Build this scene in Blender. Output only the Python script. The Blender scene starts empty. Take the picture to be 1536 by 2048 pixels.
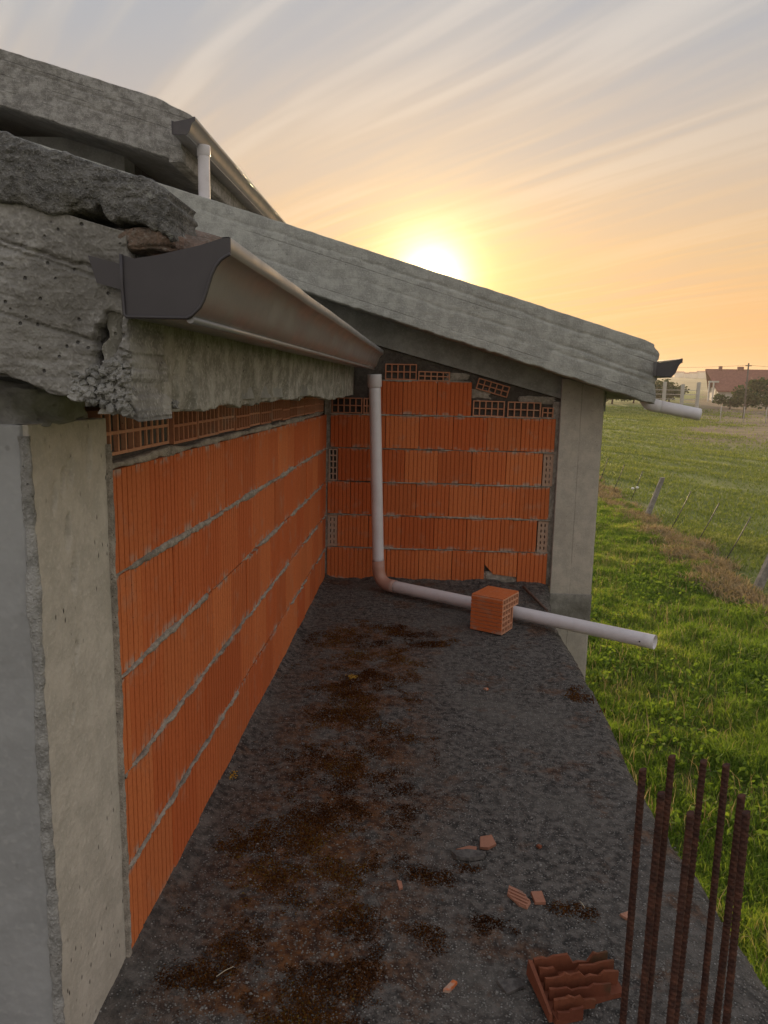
import bpy, bmesh, math, random
import numpy as np
from mathutils import Vector, Matrix
random.seed(7); RNG = np.random.default_rng(7)
scene = bpy.context.scene
COL = scene.collection
# ------------------------------------------------------------------ camera
PSI, TH, RHO = math.radians(-2.744), math.radians(9.465), math.radians(1.2)
F = Vector((math.sin(PSI)*math.cos(TH), math.cos(PSI)*math.cos(TH), -math.sin(TH)))
R0 = Vector((math.cos(PSI), -math.sin(PSI), 0)); U0 = R0.cross(F)
R = R0*math.cos(RHO)+U0*math.sin(RHO); U = U0*math.cos(RHO)-R0*math.sin(RHO)
cd = bpy.data.cameras.new('camera'); cam = bpy.data.objects.new('camera', cd); COL.objects.link(cam)
cam.matrix_world = Matrix(((R.x, U.x, -F.x, 0), (R.y, U.y, -F.y, 0), (R.z, U.z, -F.z, 1.5), (0, 0, 0, 1)))
cd.sensor_fit = 'VERTICAL'; cd.sensor_height = 36; cd.lens = 26.0
cd.clip_start = .05; cd.clip_end = 5000
scene.camera = cam
# ------------------------------------------------------------------ sky, sun, exposure
SUN = Vector((.007, .989, .139)).normalized()
SUN_EL = math.asin(SUN.z); SUN_AZ = math.atan2(SUN.x, SUN.y)

class NT:
    """tiny node-tree helper: n(type, inputs...) returns the node's first output"""
    def __init__(s, tree): s.t = tree; s.t.nodes.clear()
    def node(s, typ, ins=None, **props):
        nd = s.t.nodes.new(typ)
        for k, v in props.items(): setattr(nd, k, v)
        for k, v in (ins or {}).items():
            sock = nd.inputs[k]
            if isinstance(v, bpy.types.NodeSocket): s.t.links.new(v, sock)
            elif isinstance(v, bpy.types.Node): s.t.links.new(v.outputs[0], sock)
            else: sock.default_value = v
        return nd
    def math(s, op, a, b=0.0, c=0.0, clamp=False):
        return s.node('ShaderNodeMath', {0: a, 1: b, 2: c}, operation=op, use_clamp=clamp).outputs[0]
    def vmath(s, op, a, b=(0, 0, 0), scale=1.0):
        nd = s.node('ShaderNodeVectorMath', {0: a, 1: b}, operation=op)
        if op == 'SCALE': 
            if isinstance(scale, bpy.types.NodeSocket): s.t.links.new(scale, nd.inputs['Scale'])
            else: nd.inputs['Scale'].default_value = scale
        return nd.outputs['Value'] if op in ('DOT_PRODUCT', 'LENGTH', 'DISTANCE') else nd.outputs[0]
    def mix(s, fac, a, b, blend='MIX'):
        nd = s.node('ShaderNodeMix', data_type='RGBA', blend_type=blend, clamp_result=False)
        for idx, v in ((0, fac), (6, a), (7, b)):
            sock = nd.inputs[idx]
            if isinstance(v, bpy.types.NodeSocket): s.t.links.new(v, sock)
            elif idx: sock.default_value = (*v, 1) if len(v) == 3 else v
            else: sock.default_value = v
        return nd.outputs[2]
    def ramp(s, fac, stops, interp='LINEAR'):
        nd = s.node('ShaderNodeValToRGB', {0: fac}); cr = nd.color_ramp; cr.interpolation = interp
        while len(cr.elements) < len(stops): cr.elements.new(.5)
        for e, (p, c) in zip(cr.elements, stops):
            e.position = p; e.color = (c, c, c, 1) if isinstance(c, (int, float)) else (*c, 1)
        return nd.outputs[0]
    def noise(s, vec, scale, detail=4, rough=.55, dist=0.0):
        return s.node('ShaderNodeTexNoise', {'Vector': vec, 'Scale': scale, 'Detail': detail, 'Roughness': rough, 'Distortion': dist}).outputs[0]
    def voro(s, vec, scale, feature='F1', out='Distance', rnd=1.0):
        nd = s.node('ShaderNodeTexVoronoi', {'Vector': vec, 'Scale': scale, 'Randomness': rnd}, feature=feature)
        return nd.outputs[out]
    def mapr(s, v, a, b, c=0.0, d=1.0, smooth=True):
        return s.node('ShaderNodeMapRange', {0: v, 1: a, 2: b, 3: c, 4: d}, interpolation_type='SMOOTHSTEP' if smooth else 'LINEAR').outputs[0]
    def mapping(s, vec, scale=(1, 1, 1), rot=(0, 0, 0), loc=(0, 0, 0)):
        return s.node('ShaderNodeMapping', {'Vector': vec, 'Scale': scale, 'Rotation': rot, 'Location': loc}).outputs[0]

world = bpy.data.worlds.new('World'); scene.world = world; world.use_nodes = True
world.cycles.sampling_method = 'MANUAL'; world.cycles.sample_map_resolution = 512
w = NT(world.node_tree)
sky = w.node('ShaderNodeTexSky', sky_type='NISHITA', sun_disc=False, sun_elevation=SUN_EL, sun_rotation=SUN_AZ,
             air_density=1.2, dust_density=4.0, ozone_density=1.0)
dirv = w.node('ShaderNodeTexCoord').outputs['Generated']
sx = w.node('ShaderNodeSeparateXYZ', {0: dirv})
ez = w.math('MAXIMUM', sx.outputs[2], 0.0)
dot = w.vmath('DOT_PRODUCT', dirv, tuple(SUN))
warm = w.ramp(ez, [(0, (.70, .32, .085)), (.07, (.70, .355, .12)), (.16, (.63, .40, .20)), (.27, (.49, .40, .32)), (.38, (.385, .38, .385)), (.50, (.33, .37, .42)), (1, (.44, .47, .52))])
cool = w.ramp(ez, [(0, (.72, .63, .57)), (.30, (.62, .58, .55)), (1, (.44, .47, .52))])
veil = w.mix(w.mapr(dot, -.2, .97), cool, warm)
# cirrus streaks: a flat layer of ice cloud overhead, combed along one wind direction
den = w.math('ADD', ez, .10)
px = w.math('DIVIDE', sx.outputs[0], den); py = w.math('DIVIDE', sx.outputs[1], den)
pl = w.node('ShaderNodeCombineXYZ', {0: px, 1: py, 2: 0.0}).outputs[0]
pr = w.mapping(pl, rot=(0, 0, math.radians(50)))
warpn = w.node('ShaderNodeTexNoise', {'Vector': pr, 'Scale': .5, 'Detail': 1.0}).outputs[1]
pr2 = w.vmath('ADD', pr, w.vmath('SCALE', w.vmath('SUBTRACT', warpn, (.5, .5, .5)), scale=.5))
st1 = w.noise(w.mapping(pr2, scale=(.30, 3.2, 1)), 1.0, 4, .62)
st2 = w.noise(w.mapping(pr2, scale=(.75, 9.0, 1), loc=(3, 1, 0)), 1.0, 2, .6)
big = w.noise(w.mapping(pr, scale=(.35, .6, 1), loc=(7, 2, 0)), 1.0, 1, .5)
stk = w.math('ADD', w.math('MULTIPLY', st1, .55), w.math('MULTIPLY', st2, .45))
stk = w.mapr(stk, .39, .61, -1.0, 1.0)
amt = w.mapr(big, .35, .65, .35, 1.0)
amt = w.math('MULTIPLY', amt, w.mapr(ez, .04, .22, .25, 1.0))
sgn = w.math('MULTIPLY', stk, amt)
light = w.math('MULTIPLY', w.math('MAXIMUM', sgn, 0.0), .19)
darkf = w.math('MULTIPLY', w.math('MAXIMUM', w.math('MULTIPLY', sgn, -1.0), 0.0), .30)
veil = w.mix(light, veil, (.86, .76, .64))
veil = w.mix(darkf, veil, (.22, .28, .37))
om = w.math('SUBTRACT', 1.0, dot)
def lobe(k, col):
    e = w.math('EXPONENT', w.math('MULTIPLY', om, -k))
    return w.mix(e, (0, 0, 0), col)
glow = w.mix(1.0, lobe(20, (.10, .05, .008)), lobe(300, (.50, .34, .06)), 'ADD')
glow = w.mix(1.0, glow, lobe(1250, (2.4, 2.0, 1.25)), 'ADD')
veil = w.mix(1.0, veil, glow, 'ADD')
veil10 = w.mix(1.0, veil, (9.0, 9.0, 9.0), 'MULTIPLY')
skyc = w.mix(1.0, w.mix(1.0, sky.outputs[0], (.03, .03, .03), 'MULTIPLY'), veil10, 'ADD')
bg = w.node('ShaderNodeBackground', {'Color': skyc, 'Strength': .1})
w.node('ShaderNodeOutputWorld', {'Surface': bg.outputs[0]})

sl = bpy.data.lights.new('sun', 'SUN'); sl.energy = 4.2; sl.angle = math.radians(3.0); sl.color = (1.0, .72, .42)
so = bpy.data.objects.new('sun', sl); COL.objects.link(so)
so.rotation_euler = SUN.to_track_quat('Z', 'Y').to_euler(); so.location = SUN*50
vs = scene.view_settings; vs.view_transform = 'Standard'; vs.look = 'None'; vs.exposure = .42; vs.gamma = 1
scene.cycles.use_denoising = True; scene.cycles.max_bounces = 4; scene.cycles.diffuse_bounces = 3; scene.cycles.glossy_bounces = 2; scene.cycles.transparent_max_bounces = 4
scene.render.film_transparent = False

# ------------------------------------------------------------------ numpy noise
def _hash(ix, iy, iz, seed):
    h = (ix.astype(np.int64)*374761393 + iy.astype(np.int64)*668265263 + iz.astype(np.int64)*2147483647 + seed*1274126177) & 0xffffffff
    h = ((h ^ (h >> 13))*1274126177) & 0xffffffff
    h = ((h ^ (h >> 16))*2246822519) & 0xffffffff
    return ((h ^ (h >> 15)) & 0xffffff)/float(0xffffff)
def vnoise(x, y, z=0.0, seed=0):
    x, y, z = np.broadcast_arrays(np.asarray(x, float), np.asarray(y, float), np.asarray(z, float))
    ix, iy, iz = np.floor(x), np.floor(y), np.floor(z); fx, fy, fz = x-ix, y-iy, z-iz
    fx, fy, fz = [q*q*q*(q*(q*6-15)+10) for q in (fx, fy, fz)]
    out = 0
    for dx in (0, 1):
        for dy in (0, 1):
            for dz in (0, 1):
                wgt = (fx if dx else 1-fx)*(fy if dy else 1-fy)*(fz if dz else 1-fz)
                out = out + wgt*_hash(ix+dx, iy+dy, iz+dz, seed)
    return out*2-1
def fbm(x, y, z=0.0, octv=4, seed=0, gain=.5):
    a, s, o = 1.0, 0.0, 0.0
    f = 1.0
    for k in range(octv):
        o = o + a*vnoise(np.asarray(x)*f+k*17.3, np.asarray(y)*f-k*9.1, np.asarray(z)*f, seed+k); s += a; a *= gain; f *= 2.03
    return o/s

# ------------------------------------------------------------------ object helpers
def tag(o, label=None, cat=None, group=None, kind=None):
    if label: o['label'] = label
    if cat: o['category'] = cat
    if group: o['group'] = group
    if kind: o['kind'] = kind
    return o
def empty(name, loc=(0, 0, 0), rz=0.0):
    o = bpy.data.objects.new(name, None); o.location = loc; o.rotation_euler = (0, 0, rz); o.empty_display_size = .1
    COL.objects.link(o); return o
def link(name, me, mat=None, parent=None):
    if mat is not None and not me.materials: me.materials.append(mat)
    o = bpy.data.objects.new(name, me); COL.objects.link(o)
    if parent is not None: o.parent = parent; 
    return o
def child(name, me, mat, parent, local=False):
    """parent with world-space mesh data (parent empties carry only a location)"""
    o = link(name, me, mat, parent)
    if not local: o.matrix_parent_inverse = Matrix.Translation(parent.location).inverted() if parent.type == 'EMPTY' else Matrix.Identity(4)
    return o
def np_mesh(name, V, polys_flat, loop_start, smooth=False):
    me = bpy.data.meshes.new(name); V = np.asarray(V, np.float32)
    me.vertices.add(len(V)); me.vertices.foreach_set('co', V.ravel())
    me.loops.add(len(polys_flat)); me.loops.foreach_set('vertex_index', np.asarray(polys_flat, np.int32))
    me.polygons.add(len(loop_start)); me.polygons.foreach_set('loop_start', np.asarray(loop_start, np.int32))
    me.update(calc_edges=True); me.validate()
    if smooth: me.polygons.foreach_set('use_smooth', np.ones(len(me.polygons), bool)); me.update()
    return me
def grid_mesh(name, P, smooth=True, flip=False):
    nu, nv = P.shape[:2]
    i = np.arange(nu*nv).reshape(nu, nv)
    q = np.stack([i[:-1, :-1], i[1:, :-1], i[1:, 1:], i[:-1, 1:]], -1).reshape(-1, 4)
    if flip: q = q[:, ::-1]
    return np_mesh(name, P.reshape(-1, 3), q.ravel(), np.arange(len(q))*4, smooth)
def bm_mesh(name, bm, smooth=False):
    me = bpy.data.meshes.new(name); bm.normal_update(); bm.to_mesh(me); bm.free()
    if smooth:
        for p in me.polygons: p.use_smooth = True
    return me
def add_hex(bm, v8):
    """8 corners: bottom 4 ccw, top 4 ccw"""
    v = [bm.verts.new(p) for p in v8]
    for f in ((3, 2, 1, 0), (4, 5, 6, 7), (0, 1, 5, 4), (1, 2, 6, 5), (2, 3, 7, 6), (3, 0, 4, 7)): bm.faces.new([v[i] for i in f])
def add_box(bm, x0, x1, y0, y1, z0, z1):
    add_hex(bm, [(x0, y0, z0), (x1, y0, z0), (x1, y1, z0), (x0, y1, z0), (x0, y0, z1), (x1, y0, z1), (x1, y1, z1), (x0, y1, z1)])
def box_mesh(name, *a, bevel=0.0):
    bm = bmesh.new(); add_box(bm, *a)
    if bevel: bmesh.ops.bevel(bm, geom=bm.edges[:], offset=bevel, segments=2, affect='EDGES', profile=.6)
    return bm_mesh(name, bm)
def panel(name, o, Uv, Vv, N, nu, nv, disp, wrap=.08, edge=None):
    """rough sheet: o + u*U + v*V + disp(u,v,world xyz)*N, all rims folded back by wrap"""
    o, Uv, Vv, N = [np.array(q, float) for q in (o, Uv, Vv, N)]
    u = np.linspace(0, 1, nu)[:, None]; v = np.linspace(0, 1, nv)[None, :]
    u, v = np.broadcast_arrays(u, v)
    P = o + u[..., None]*Uv + v[..., None]*Vv
    if edge is not None: P = P + edge(u, v, P)
    P = P + disp(u, v, P)[..., None]*N
    Q = np.zeros((nu+2, nv+2, 3)); Q[1:-1, 1:-1] = P
    Q[0, 1:-1] = P[0] - N*wrap; Q[-1, 1:-1] = P[-1] - N*wrap
    Q[1:-1, 0] = P[:, 0] - N*wrap; Q[1:-1, -1] = P[:, -1] - N*wrap
    for a, b in ((0, 0), (0, -1), (-1, 0), (-1, -1)): Q[a, b] = P[a, b] - N*wrap
    flip = np.dot(np.cross(Uv, Vv), N) < 0
    return grid_mesh(name, Q, True, flip)
def sweep(name, pts, r, seg=20, hollow=.003, smooth=True, rings=None):
    """tube along a polyline with optional wall thickness, open ends"""
    pts = [Vector(p) for p in pts]; n = len(pts); fr = []
    up = Vector((0, 0, 1))
    t0 = (pts[1]-pts[0]).normalized(); a = t0.orthogonal().normalized()
    rad = r if isinstance(r, (list, tuple)) else [r]*n
    V = []; polys = []
    prof = [0.0] if not hollow else [0.0, -hollow]
    shells = []
    for off in prof:
        a_ = a.copy(); idx = []
        for k in range(n):
            t = (pts[min(k+1, n-1)]-pts[max(k-1, 0)]).normalized()
            a_ = (a_ - t*a_.dot(t)).normalized(); b_ = t.cross(a_)
            row = []
            for j in range(seg):
                an = 2*math.pi*j/seg
                V.append(pts[k] + (a_*math.cos(an)+b_*math.sin(an))*(rad[k]+off)); row.append(len(V)-1)
            idx.append(row)
        shells.append(idx)
    for si, idx in enumerate(shells):
        for k in range(n-1):
            for j in range(seg):
                q = [idx[k][j], idx[k][(j+1) % seg], idx[k+1][(j+1) % seg], idx[k+1][j]]
                polys.append(q if si == 0 else q[::-1])
    if hollow:
        for k in (0, n-1):
            for j in range(seg):
                q = [shells[0][k][j], shells[1][k][j], shells[1][k][(j+1) % seg], shells[0][k][(j+1) % seg]]
                polys.append(q if k == 0 else q[::-1])
    else:
        polys.append(shells[0][0][::-1]); polys.append(shells[0][-1])
    me = bpy.data.meshes.new(name); me.from_pydata([tuple(v) for v in V], [], polys); me.update()
    if smooth:
        for p in me.polygons: p.use_smooth = len(p.vertices) == 4
    return me
def cells_mesh(name, xs, ys, mask, d0, d1, axis):
    """voxel-like extrusion of a 2-D lattice: mask[i][j] True = clay. axis maps (a,b,d) -> xyz"""
    V = {}; vl = []; polys = []
    def vid(i, j, k):
        key = (i, j, k)
        if key not in V: V[key] = len(vl); vl.append(axis(xs[i], ys[j], d0 if k == 0 else d1))
        return V[key]
    nx, ny = len(xs)-1, len(ys)-1
    ok = lambda i, j: 0 <= i < nx and 0 <= j < ny and mask[i][j]
    for i in range(nx):
        for j in range(ny):
            if not mask[i][j]: continue
            polys.append([vid(i, j, 0), vid(i+1, j, 0), vid(i+1, j+1, 0), vid(i, j+1, 0)])
            polys.append([vid(i, j+1, 1), vid(i+1, j+1, 1), vid(i+1, j, 1), vid(i, j, 1)])
            if not ok(i-1, j): polys.append([vid(i, j, 0), vid(i, j+1, 0), vid(i, j+1, 1), vid(i, j, 1)])
            if not ok(i+1, j): polys.append([vid(i+1, j+1, 0), vid(i+1, j, 0), vid(i+1, j, 1), vid(i+1, j+1, 1)])
            if not ok(i, j-1): polys.append([vid(i+1, j, 0), vid(i, j, 0), vid(i, j, 1), vid(i+1, j, 1)])
            if not ok(i, j+1): polys.append([vid(i, j+1, 0), vid(i+1, j+1, 0), vid(i+1, j+1, 1), vid(i, j+1, 1)])
    me = bpy.data.meshes.new(name); me.from_pydata(vl, [], polys)
    bm = bmesh.new(); bm.from_mesh(me); bmesh.ops.recalc_face_normals(bm, faces=bm.faces[:]); bm.to_mesh(me); bm.free(); me.update()
    return me
def lattice(n, length, wall):
    """break points wall/hole/wall... for n holes"""
    hole = (length-wall*(n+1))/n; p = [0.0]
    for k in range(n): p += [p[-1]+wall, p[-1]+wall+hole]
    return p+[length]

# ------------------------------------------------------------------ materials
def new_mat(name):
    m = bpy.data.materials.new(name); m.use_nodes = True; return m, NT(m.node_tree)
def finish(n, col, rough=.85, bump=None, bstr=.4, bdist=.01, metal=0.0, spec=.3, extra=None):
    ins = {'Base Color': col, 'Roughness': rough, 'Metallic': metal, 'Specular IOR Level': spec}
    if bump is not None:
        ins['Normal'] = n.node('ShaderNodeBump', {'Height': bump, 'Strength': bstr, 'Distance': bdist}).outputs[0]
    p = n.node('ShaderNodeBsdfPrincipled', ins)
    n.node('ShaderNodeOutputMaterial', {'Surface': (extra(p) if extra else p.outputs[0])})
def geo_pos(n): return n.node('ShaderNodeNewGeometry').outputs['Position']

def concrete(name, base, dark, light, scale=1.0, pits=.5, boards=None, pst=1.0, pmask=(.46, .58), stain=(.10, .09, .07), stain_amt=.5, bstr=.5, lichen=0.0, rough=.9):
    m, n = new_mat(name); P = geo_pos(n)
    a = n.noise(P, 2.3*scale, 3, .6); b = n.noise(P, 14*scale, 4, .68); c = n.noise(P, 120*scale, 1, .6)
    col = n.mix(n.mapr(b, .38, .64), dark, base)
    col = n.mix(n.math('MULTIPLY', n.mapr(c, .5, .78), .55), col, light)
    col = n.mix(n.math('MULTIPLY', n.mapr(a, .50, .72), stain_amt), col, stain)
    # vertical run-off streaks
    s = n.noise(n.mapping(P, scale=(26*scale, 26*scale, 1.4*scale)), 1.0, 2, .6)
    col = n.mix(n.math('MULTIPLY', n.mapr(s, .55, .75), .22), col, dark)
    v = n.voro(P if pst == 1.0 else n.mapping(P, scale=(1, 1, pst)), 46*scale); pit = n.mapr(v, .06, .17, 1.0, 0.0)
    pm = n.mapr(a, *pmask)
    pit = n.math('MULTIPLY', pit, pm)
    col = n.mix(n.math('MULTIPLY', pit, pits), col, (.045, .04, .036))
    hgt = n.math('ADD', n.math('MULTIPLY', b, .6), n.math('MULTIPLY', c, .35))
    hgt = n.math('SUBTRACT', hgt, n.math('MULTIPLY', pit, pits))
    if boards:
        # imprint of the shuttering boards, along the slope
        d = n.vmath('DOT_PRODUCT', P, boards['dir'])
        wv = n.math('PINGPONG', n.math('ADD', d, n.math('MULTIPLY', b, .012)), boards['w'])
        ln = n.mapr(wv, 0.0, .006, 1.0, 0.0)
        ln = n.math('MULTIPLY', ln, n.mapr(a, .36, .56))
        col = n.mix(n.math('MULTIPLY', ln, .4), col, (.09, .085, .075))
        gr = n.noise(n.mapping(P, scale=(4, 4, 90)), 1.0, 1, .6)
        hgt = n.math('ADD', n.math('SUBTRACT', hgt, n.math('MULTIPLY', ln, .3)), n.math('MULTIPLY', gr, .25))
    if lichen:
        lv = n.voro(P, 38, out='Distance'); lm = n.math('MULTIPLY', n.mapr(lv, .15, .27, 1.0, 0.0), n.mapr(b, .50, .60))
        col = n.mix(n.math('MULTIPLY', lm, lichen), col, (.33, .33, .30))
    finish(n, col, rough, hgt, bstr, .012)
    return m
M = {}
SL = .295                                                     # roof pitch (dz/dx)
bd = Vector((SL, 0, 1)).normalized()
M['conc_near'] = concrete('weathered_concrete', (.36, .345, .32), (.20, .19, .175), (.50, .48, .45), 1.0, .8, dict(dir=tuple(bd), w=.052), bstr=.9, lichen=.35)
M['conc_back'] = concrete('board_marked_concrete', (.42, .42, .385), (.31, .31, .285), (.53, .52, .48), .8, .55, dict(dir=tuple(bd), w=.105), stain_amt=.3, bstr=.6)
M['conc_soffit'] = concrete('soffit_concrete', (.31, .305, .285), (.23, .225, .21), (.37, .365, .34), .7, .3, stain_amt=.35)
M['conc_eave'] = concrete('eave_concrete', (.37, .35, .31), (.19, .18, .15), (.50, .48, .44), 1.0, .8, stain=(.13, .12, .085), stain_amt=.7, bstr=.8)
M['conc_cream'] = concrete('cast_column_concrete', (.53, .485, .415), (.44, .405, .345), (.59, .54, .47), 1.0, .9, pst=.45, pmask=(.40, .55), stain=(.33, .295, .24), stain_amt=.4, bstr=.35)
M['conc_render'] = concrete('grey_cement_render', (.34, .34, .335), (.295, .295, .29), (.38, .375, .365), .5, .35, stain=(.22, .21, .19), stain_amt=.4, bstr=.25)
M['conc_column'] = concrete('far_column_concrete', (.48, .43, .365), (.39, .355, .305), (.53, .485, .42), .8, .4, dict(dir=(1, 0, 0), w=.085), stain=(.28, .25, .21), stain_amt=.4, bstr=.3)
M['conc_low'] = concrete('lower_concrete', (.28, .265, .235), (.20, .19, .165), (.33, .31, .27), .8, .4, bstr=.4)
M['crest'] = concrete('pebbly_verge_mortar', (.19, .183, .172), (.10, .096, .09), (.34, .33, .31), 2.2, .8, stain=(.14, .125, .07), stain_amt=.6, bstr=1.0, lichen=.7)
M['honey'] = concrete('honeycombed_concrete', (.36, .35, .33), (.20, .195, .18), (.46, .45, .43), 1.5, .5, bstr=.9)
M['mortar'] = concrete('bed_mortar', (.42, .37, .31), (.26, .23, .19), (.52, .47, .41), 2.0, .8, bstr=.9)
M['mortar_and_shade'] = concrete('dark_mortar_and_shade', (.10, .085, .07), (.06, .05, .042), (.15, .13, .11), 2.0, .5, bstr=.6)  # backing mortar, dark for open joints; doubles as painted shade on a side wall
M['post'] = concrete('fence_post_concrete', (.27, .25, .23), (.17, .16, .14), (.34, .32, .30), .7, .4, bstr=.4)

def slab_mat():
    m, n = new_mat('dark_weathered_slab'); P = geo_pos(n)
    a = n.noise(P, 1.7, 5, .6); b = n.noise(P, 30, 4, .7); c = n.noise(P, 170, 1, .6)
    col = n.mix(n.mapr(b, .35, .66), (.030, .027, .025), (.138, .122, .110))
    col = n.mix(n.math('MULTIPLY', n.mapr(a, .45, .65), .5), col, (.135, .122, .108))
    v = n.voro(P, 95.0); vc = n.node('ShaderNodeTexVoronoi', {'Vector': P, 'Scale': 95.0}).outputs['Color']
    sel = n.node('ShaderNodeSeparateColor', {0: vc})
    st = n.math('MULTIPLY', n.mapr(v, .18, .30, 1.0, 0.0), n.mapr(sel.outputs[0], .40, .5))
    col = n.mix(n.math('MULTIPLY', st, .75), col, n.mix(sel.outputs[1], (.20, .19, .18), (.46, .44, .42)))
    # rust-brown moss film
    ms = n.mapr(n.noise(P, 3.1, 5, .7), .53, .64)
    sp_ = n.node('ShaderNodeSeparateXYZ', {0: P})
    band = n.math('MULTIPLY', n.mapr(n.math('ABSOLUTE', n.math('ADD', sp_.outputs[0], .28)), .12, .50, 1.0, 0.0), n.mapr(sp_.outputs[1], 4.9, 4.3))
    ms = n.math('MAXIMUM', n.math('MULTIPLY', ms, .6), n.math('MULTIPLY', band, n.mapr(n.noise(P, 5.5, 5, .75), .40, .58)))
    col = n.mix(n.math('MULTIPLY', ms, .9), col, n.mix(n.mapr(b, .35, .65), (.045, .017, .008), (.150, .058, .015)))
    dv = n.vmath('ADD', P, n.vmath('SCALE', n.node('ShaderNodeTexNoise', {'Vector': P, 'Scale': 4.0, 'Detail': 3.0}).outputs[1], scale=.35))
    ck = n.math('MULTIPLY', n.mapr(n.voro(dv, 1.1, 'DISTANCE_TO_EDGE'), .0, .007, 1.0, 0.0), n.mapr(a, .42, .52))
    col = n.mix(n.math('MULTIPLY', ck, .25), col, (.012, .010, .009))
    h = n.math('ADD', n.math('MULTIPLY', b, .45), n.math('MULTIPLY', c, .5)); h = n.math('SUBTRACT', n.math('ADD', h, n.math('MULTIPLY', st, .6)), n.math('MULTIPLY', ck, .3))
    finish(n, col, .9, h, 1.0, .008, spec=.25); return m
M['slab'] = slab_mat()

def brick_mat(name, c0, c1, dust, dust_amt, smear=False):
    m, n = new_mat(name); P = geo_pos(n)
    rnd = n.node('ShaderNodeObjectInfo').outputs['Random']
    col = n.mix(rnd, c0, c1)
    r2 = n.math('FRACT', n.math('MULTIPLY', rnd, 17.31))
    col = n.mix(n.math('MULTIPLY', n.mapr(r2, .6, 1.0), .22), col, tuple(q*.5 for q in c0))
    a = n.noise(P, 9, 3, .6); b = n.noise(P, 90, 2, .6)
    col = n.mix(n.math('MULTIPLY', n.mapr(b, .45, .75), .35), col, tuple(q*.62 for q in c0))
    col = n.mix(n.math('MULTIPLY', n.mapr(a, .55, .75), dust_amt), col, dust)
    st = n.noise(n.mapping(P, scale=(60, 60, 2.2)), 1.0, 3, .6)
    col = n.mix(n.math('MULTIPLY', n.mapr(st, .5, .8), .3), col, tuple(q*.7 for q in c0))
    sp = n.voro(P, 60); spk = n.math('MULTIPLY', n.mapr(sp, .05, .13, 1.0, 0.0), n.mapr(a, .52, .60))
    col = n.mix(n.math('MULTIPLY', spk, .7), col, (.05, .02, .012))
    if smear:                                       # mortar dragged over the block edges
        ob = n.node('ShaderNodeSeparateXYZ', {0: n.node('ShaderNodeTexCoord').outputs['Object']}).outputs[2]
        eg = n.math('MAXIMUM', n.mapr(ob, .0, .035, 1.0, 0.0), n.mapr(ob, .225, .25, 0.0, 1.0))
        sm_ = n.math('MULTIPLY', eg, n.mapr(n.noise(P, 17, 3, .65), .50, .62))
        col = n.mix(n.math('MULTIPLY', sm_, .8), col, (.40, .34, .28))
    finish(n, col, .82, n.math('ADD', n.math('MULTIPLY', b, .5), n.math('MULTIPLY', st, .4)), .35, .004); return m
M['brick'] = brick_mat('fired_clay_brick', (.52, .115, .030), (.63, .185, .058), (.48, .25, .155), .40, smear=True)
M['brick_old'] = brick_mat('cut_clay_brick', (.50, .21, .115), (.60, .30, .18), (.46, .37, .29), .55)
M['brick_wet'] = brick_mat('damp_broken_brick', (.17, .050, .026), (.23, .075, .036), (.07, .055, .028), .9)
M['shard'] = brick_mat('dusty_brick_shard', (.34, .15, .095), (.42, .21, .14), (.22, .17, .14), .8)
M['brick_end'] = brick_mat('mortar_smeared_brick_end', (.42, .27, .19), (.46, .32, .24), (.36, .32, .28), .8)

def pvc_mat(name, base, dirt, amt):
    m, n = new_mat(name); P = geo_pos(n)
    a = n.noise(P, 6, 5, .6); b = n.noise(P, 60, 4, .7)
    col = n.mix(n.math('MULTIPLY', n.mapr(a, .42, .72), amt), base, dirt)
    col = n.mix(n.math('MULTIPLY', n.mapr(b, .6, .75), .4), col, dirt)
    finish(n, col, .42, b, .06, .003, spec=.45); return m
M['pvc'] = pvc_mat('grey_pvc_pipe', (.70, .665, .685), (.48, .43, .41), .4)
M['pvc_elbow'] = pvc_mat('dusty_red_elbow', (.44, .24, .18), (.40, .31, .28), .6)
def metal_mat(name, base, rough, dirt):
    m, n = new_mat(name); P = geo_pos(n)
    a = n.noise(P, 7, 5, .6); st = n.noise(n.mapping(P, scale=(5, 70, 3)), 1.0, 4, .65)
    col = n.mix(n.math('MULTIPLY', n.mapr(st, .5, .75), .5), base, dirt)
    col = n.mix(n.math('MULTIPLY', n.mapr(a, .5, .7), .4), col, dirt)
    finish(n, col, n.mapr(a, .3, .7, rough-.08, rough+.12), st, .08, .003, metal=.2, spec=.6); return m
M['gutter'] = metal_mat('painted_sheet_gutter', (.235, .228, .226), .36, (.31, .295, .285))
M['gutter_dark'] = metal_mat('dark_sheet_end_cap', (.055, .048, .052), .5, (.10, .09, .085))
def rust_mat():
    m, n = new_mat('rusty_rebar'); P = geo_pos(n)
    a = n.noise(P, 40, 5, .7); b = n.noise(P, 8, 3)
    col = n.mix(n.mapr(a, .35, .7), (.045, .018, .013), (.12, .046, .027)); col = n.mix(n.math('MULTIPLY', b, .35), col, (.05, .035, .03))
    finish(n, col, .8, a, .4, .003, metal=.15); return m
M['rust'] = rust_mat()
def flat(name, c0, c1, scale=20, rough=.8, spec=.3, bstr=.3):
    m, n = new_mat(name); P = geo_pos(n); a = n.noise(P, scale, 5, .6)
    finish(n, n.mix(n.mapr(a, .35, .65), c0, c1), rough, a, bstr, .01, spec=spec); return m
M['tile'] = concrete('lichened_clay_tile', (.22, .15, .115), (.13, .10, .08), (.27, .25, .22), 1.5, .5, stain=(.12, .11, .08), stain_amt=.7, bstr=.7, lichen=.5)
M['stone'] = flat('grey_stone_chip', (.055, .048, .045), (.12, .108, .10), 60)
M['wood'] = flat('weathered_wood', (.10, .06, .045), (.16, .10, .075), 40)
M['straw'] = flat('dry_straw', (.42, .36, .26), (.50, .44, .33), 40)
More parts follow.
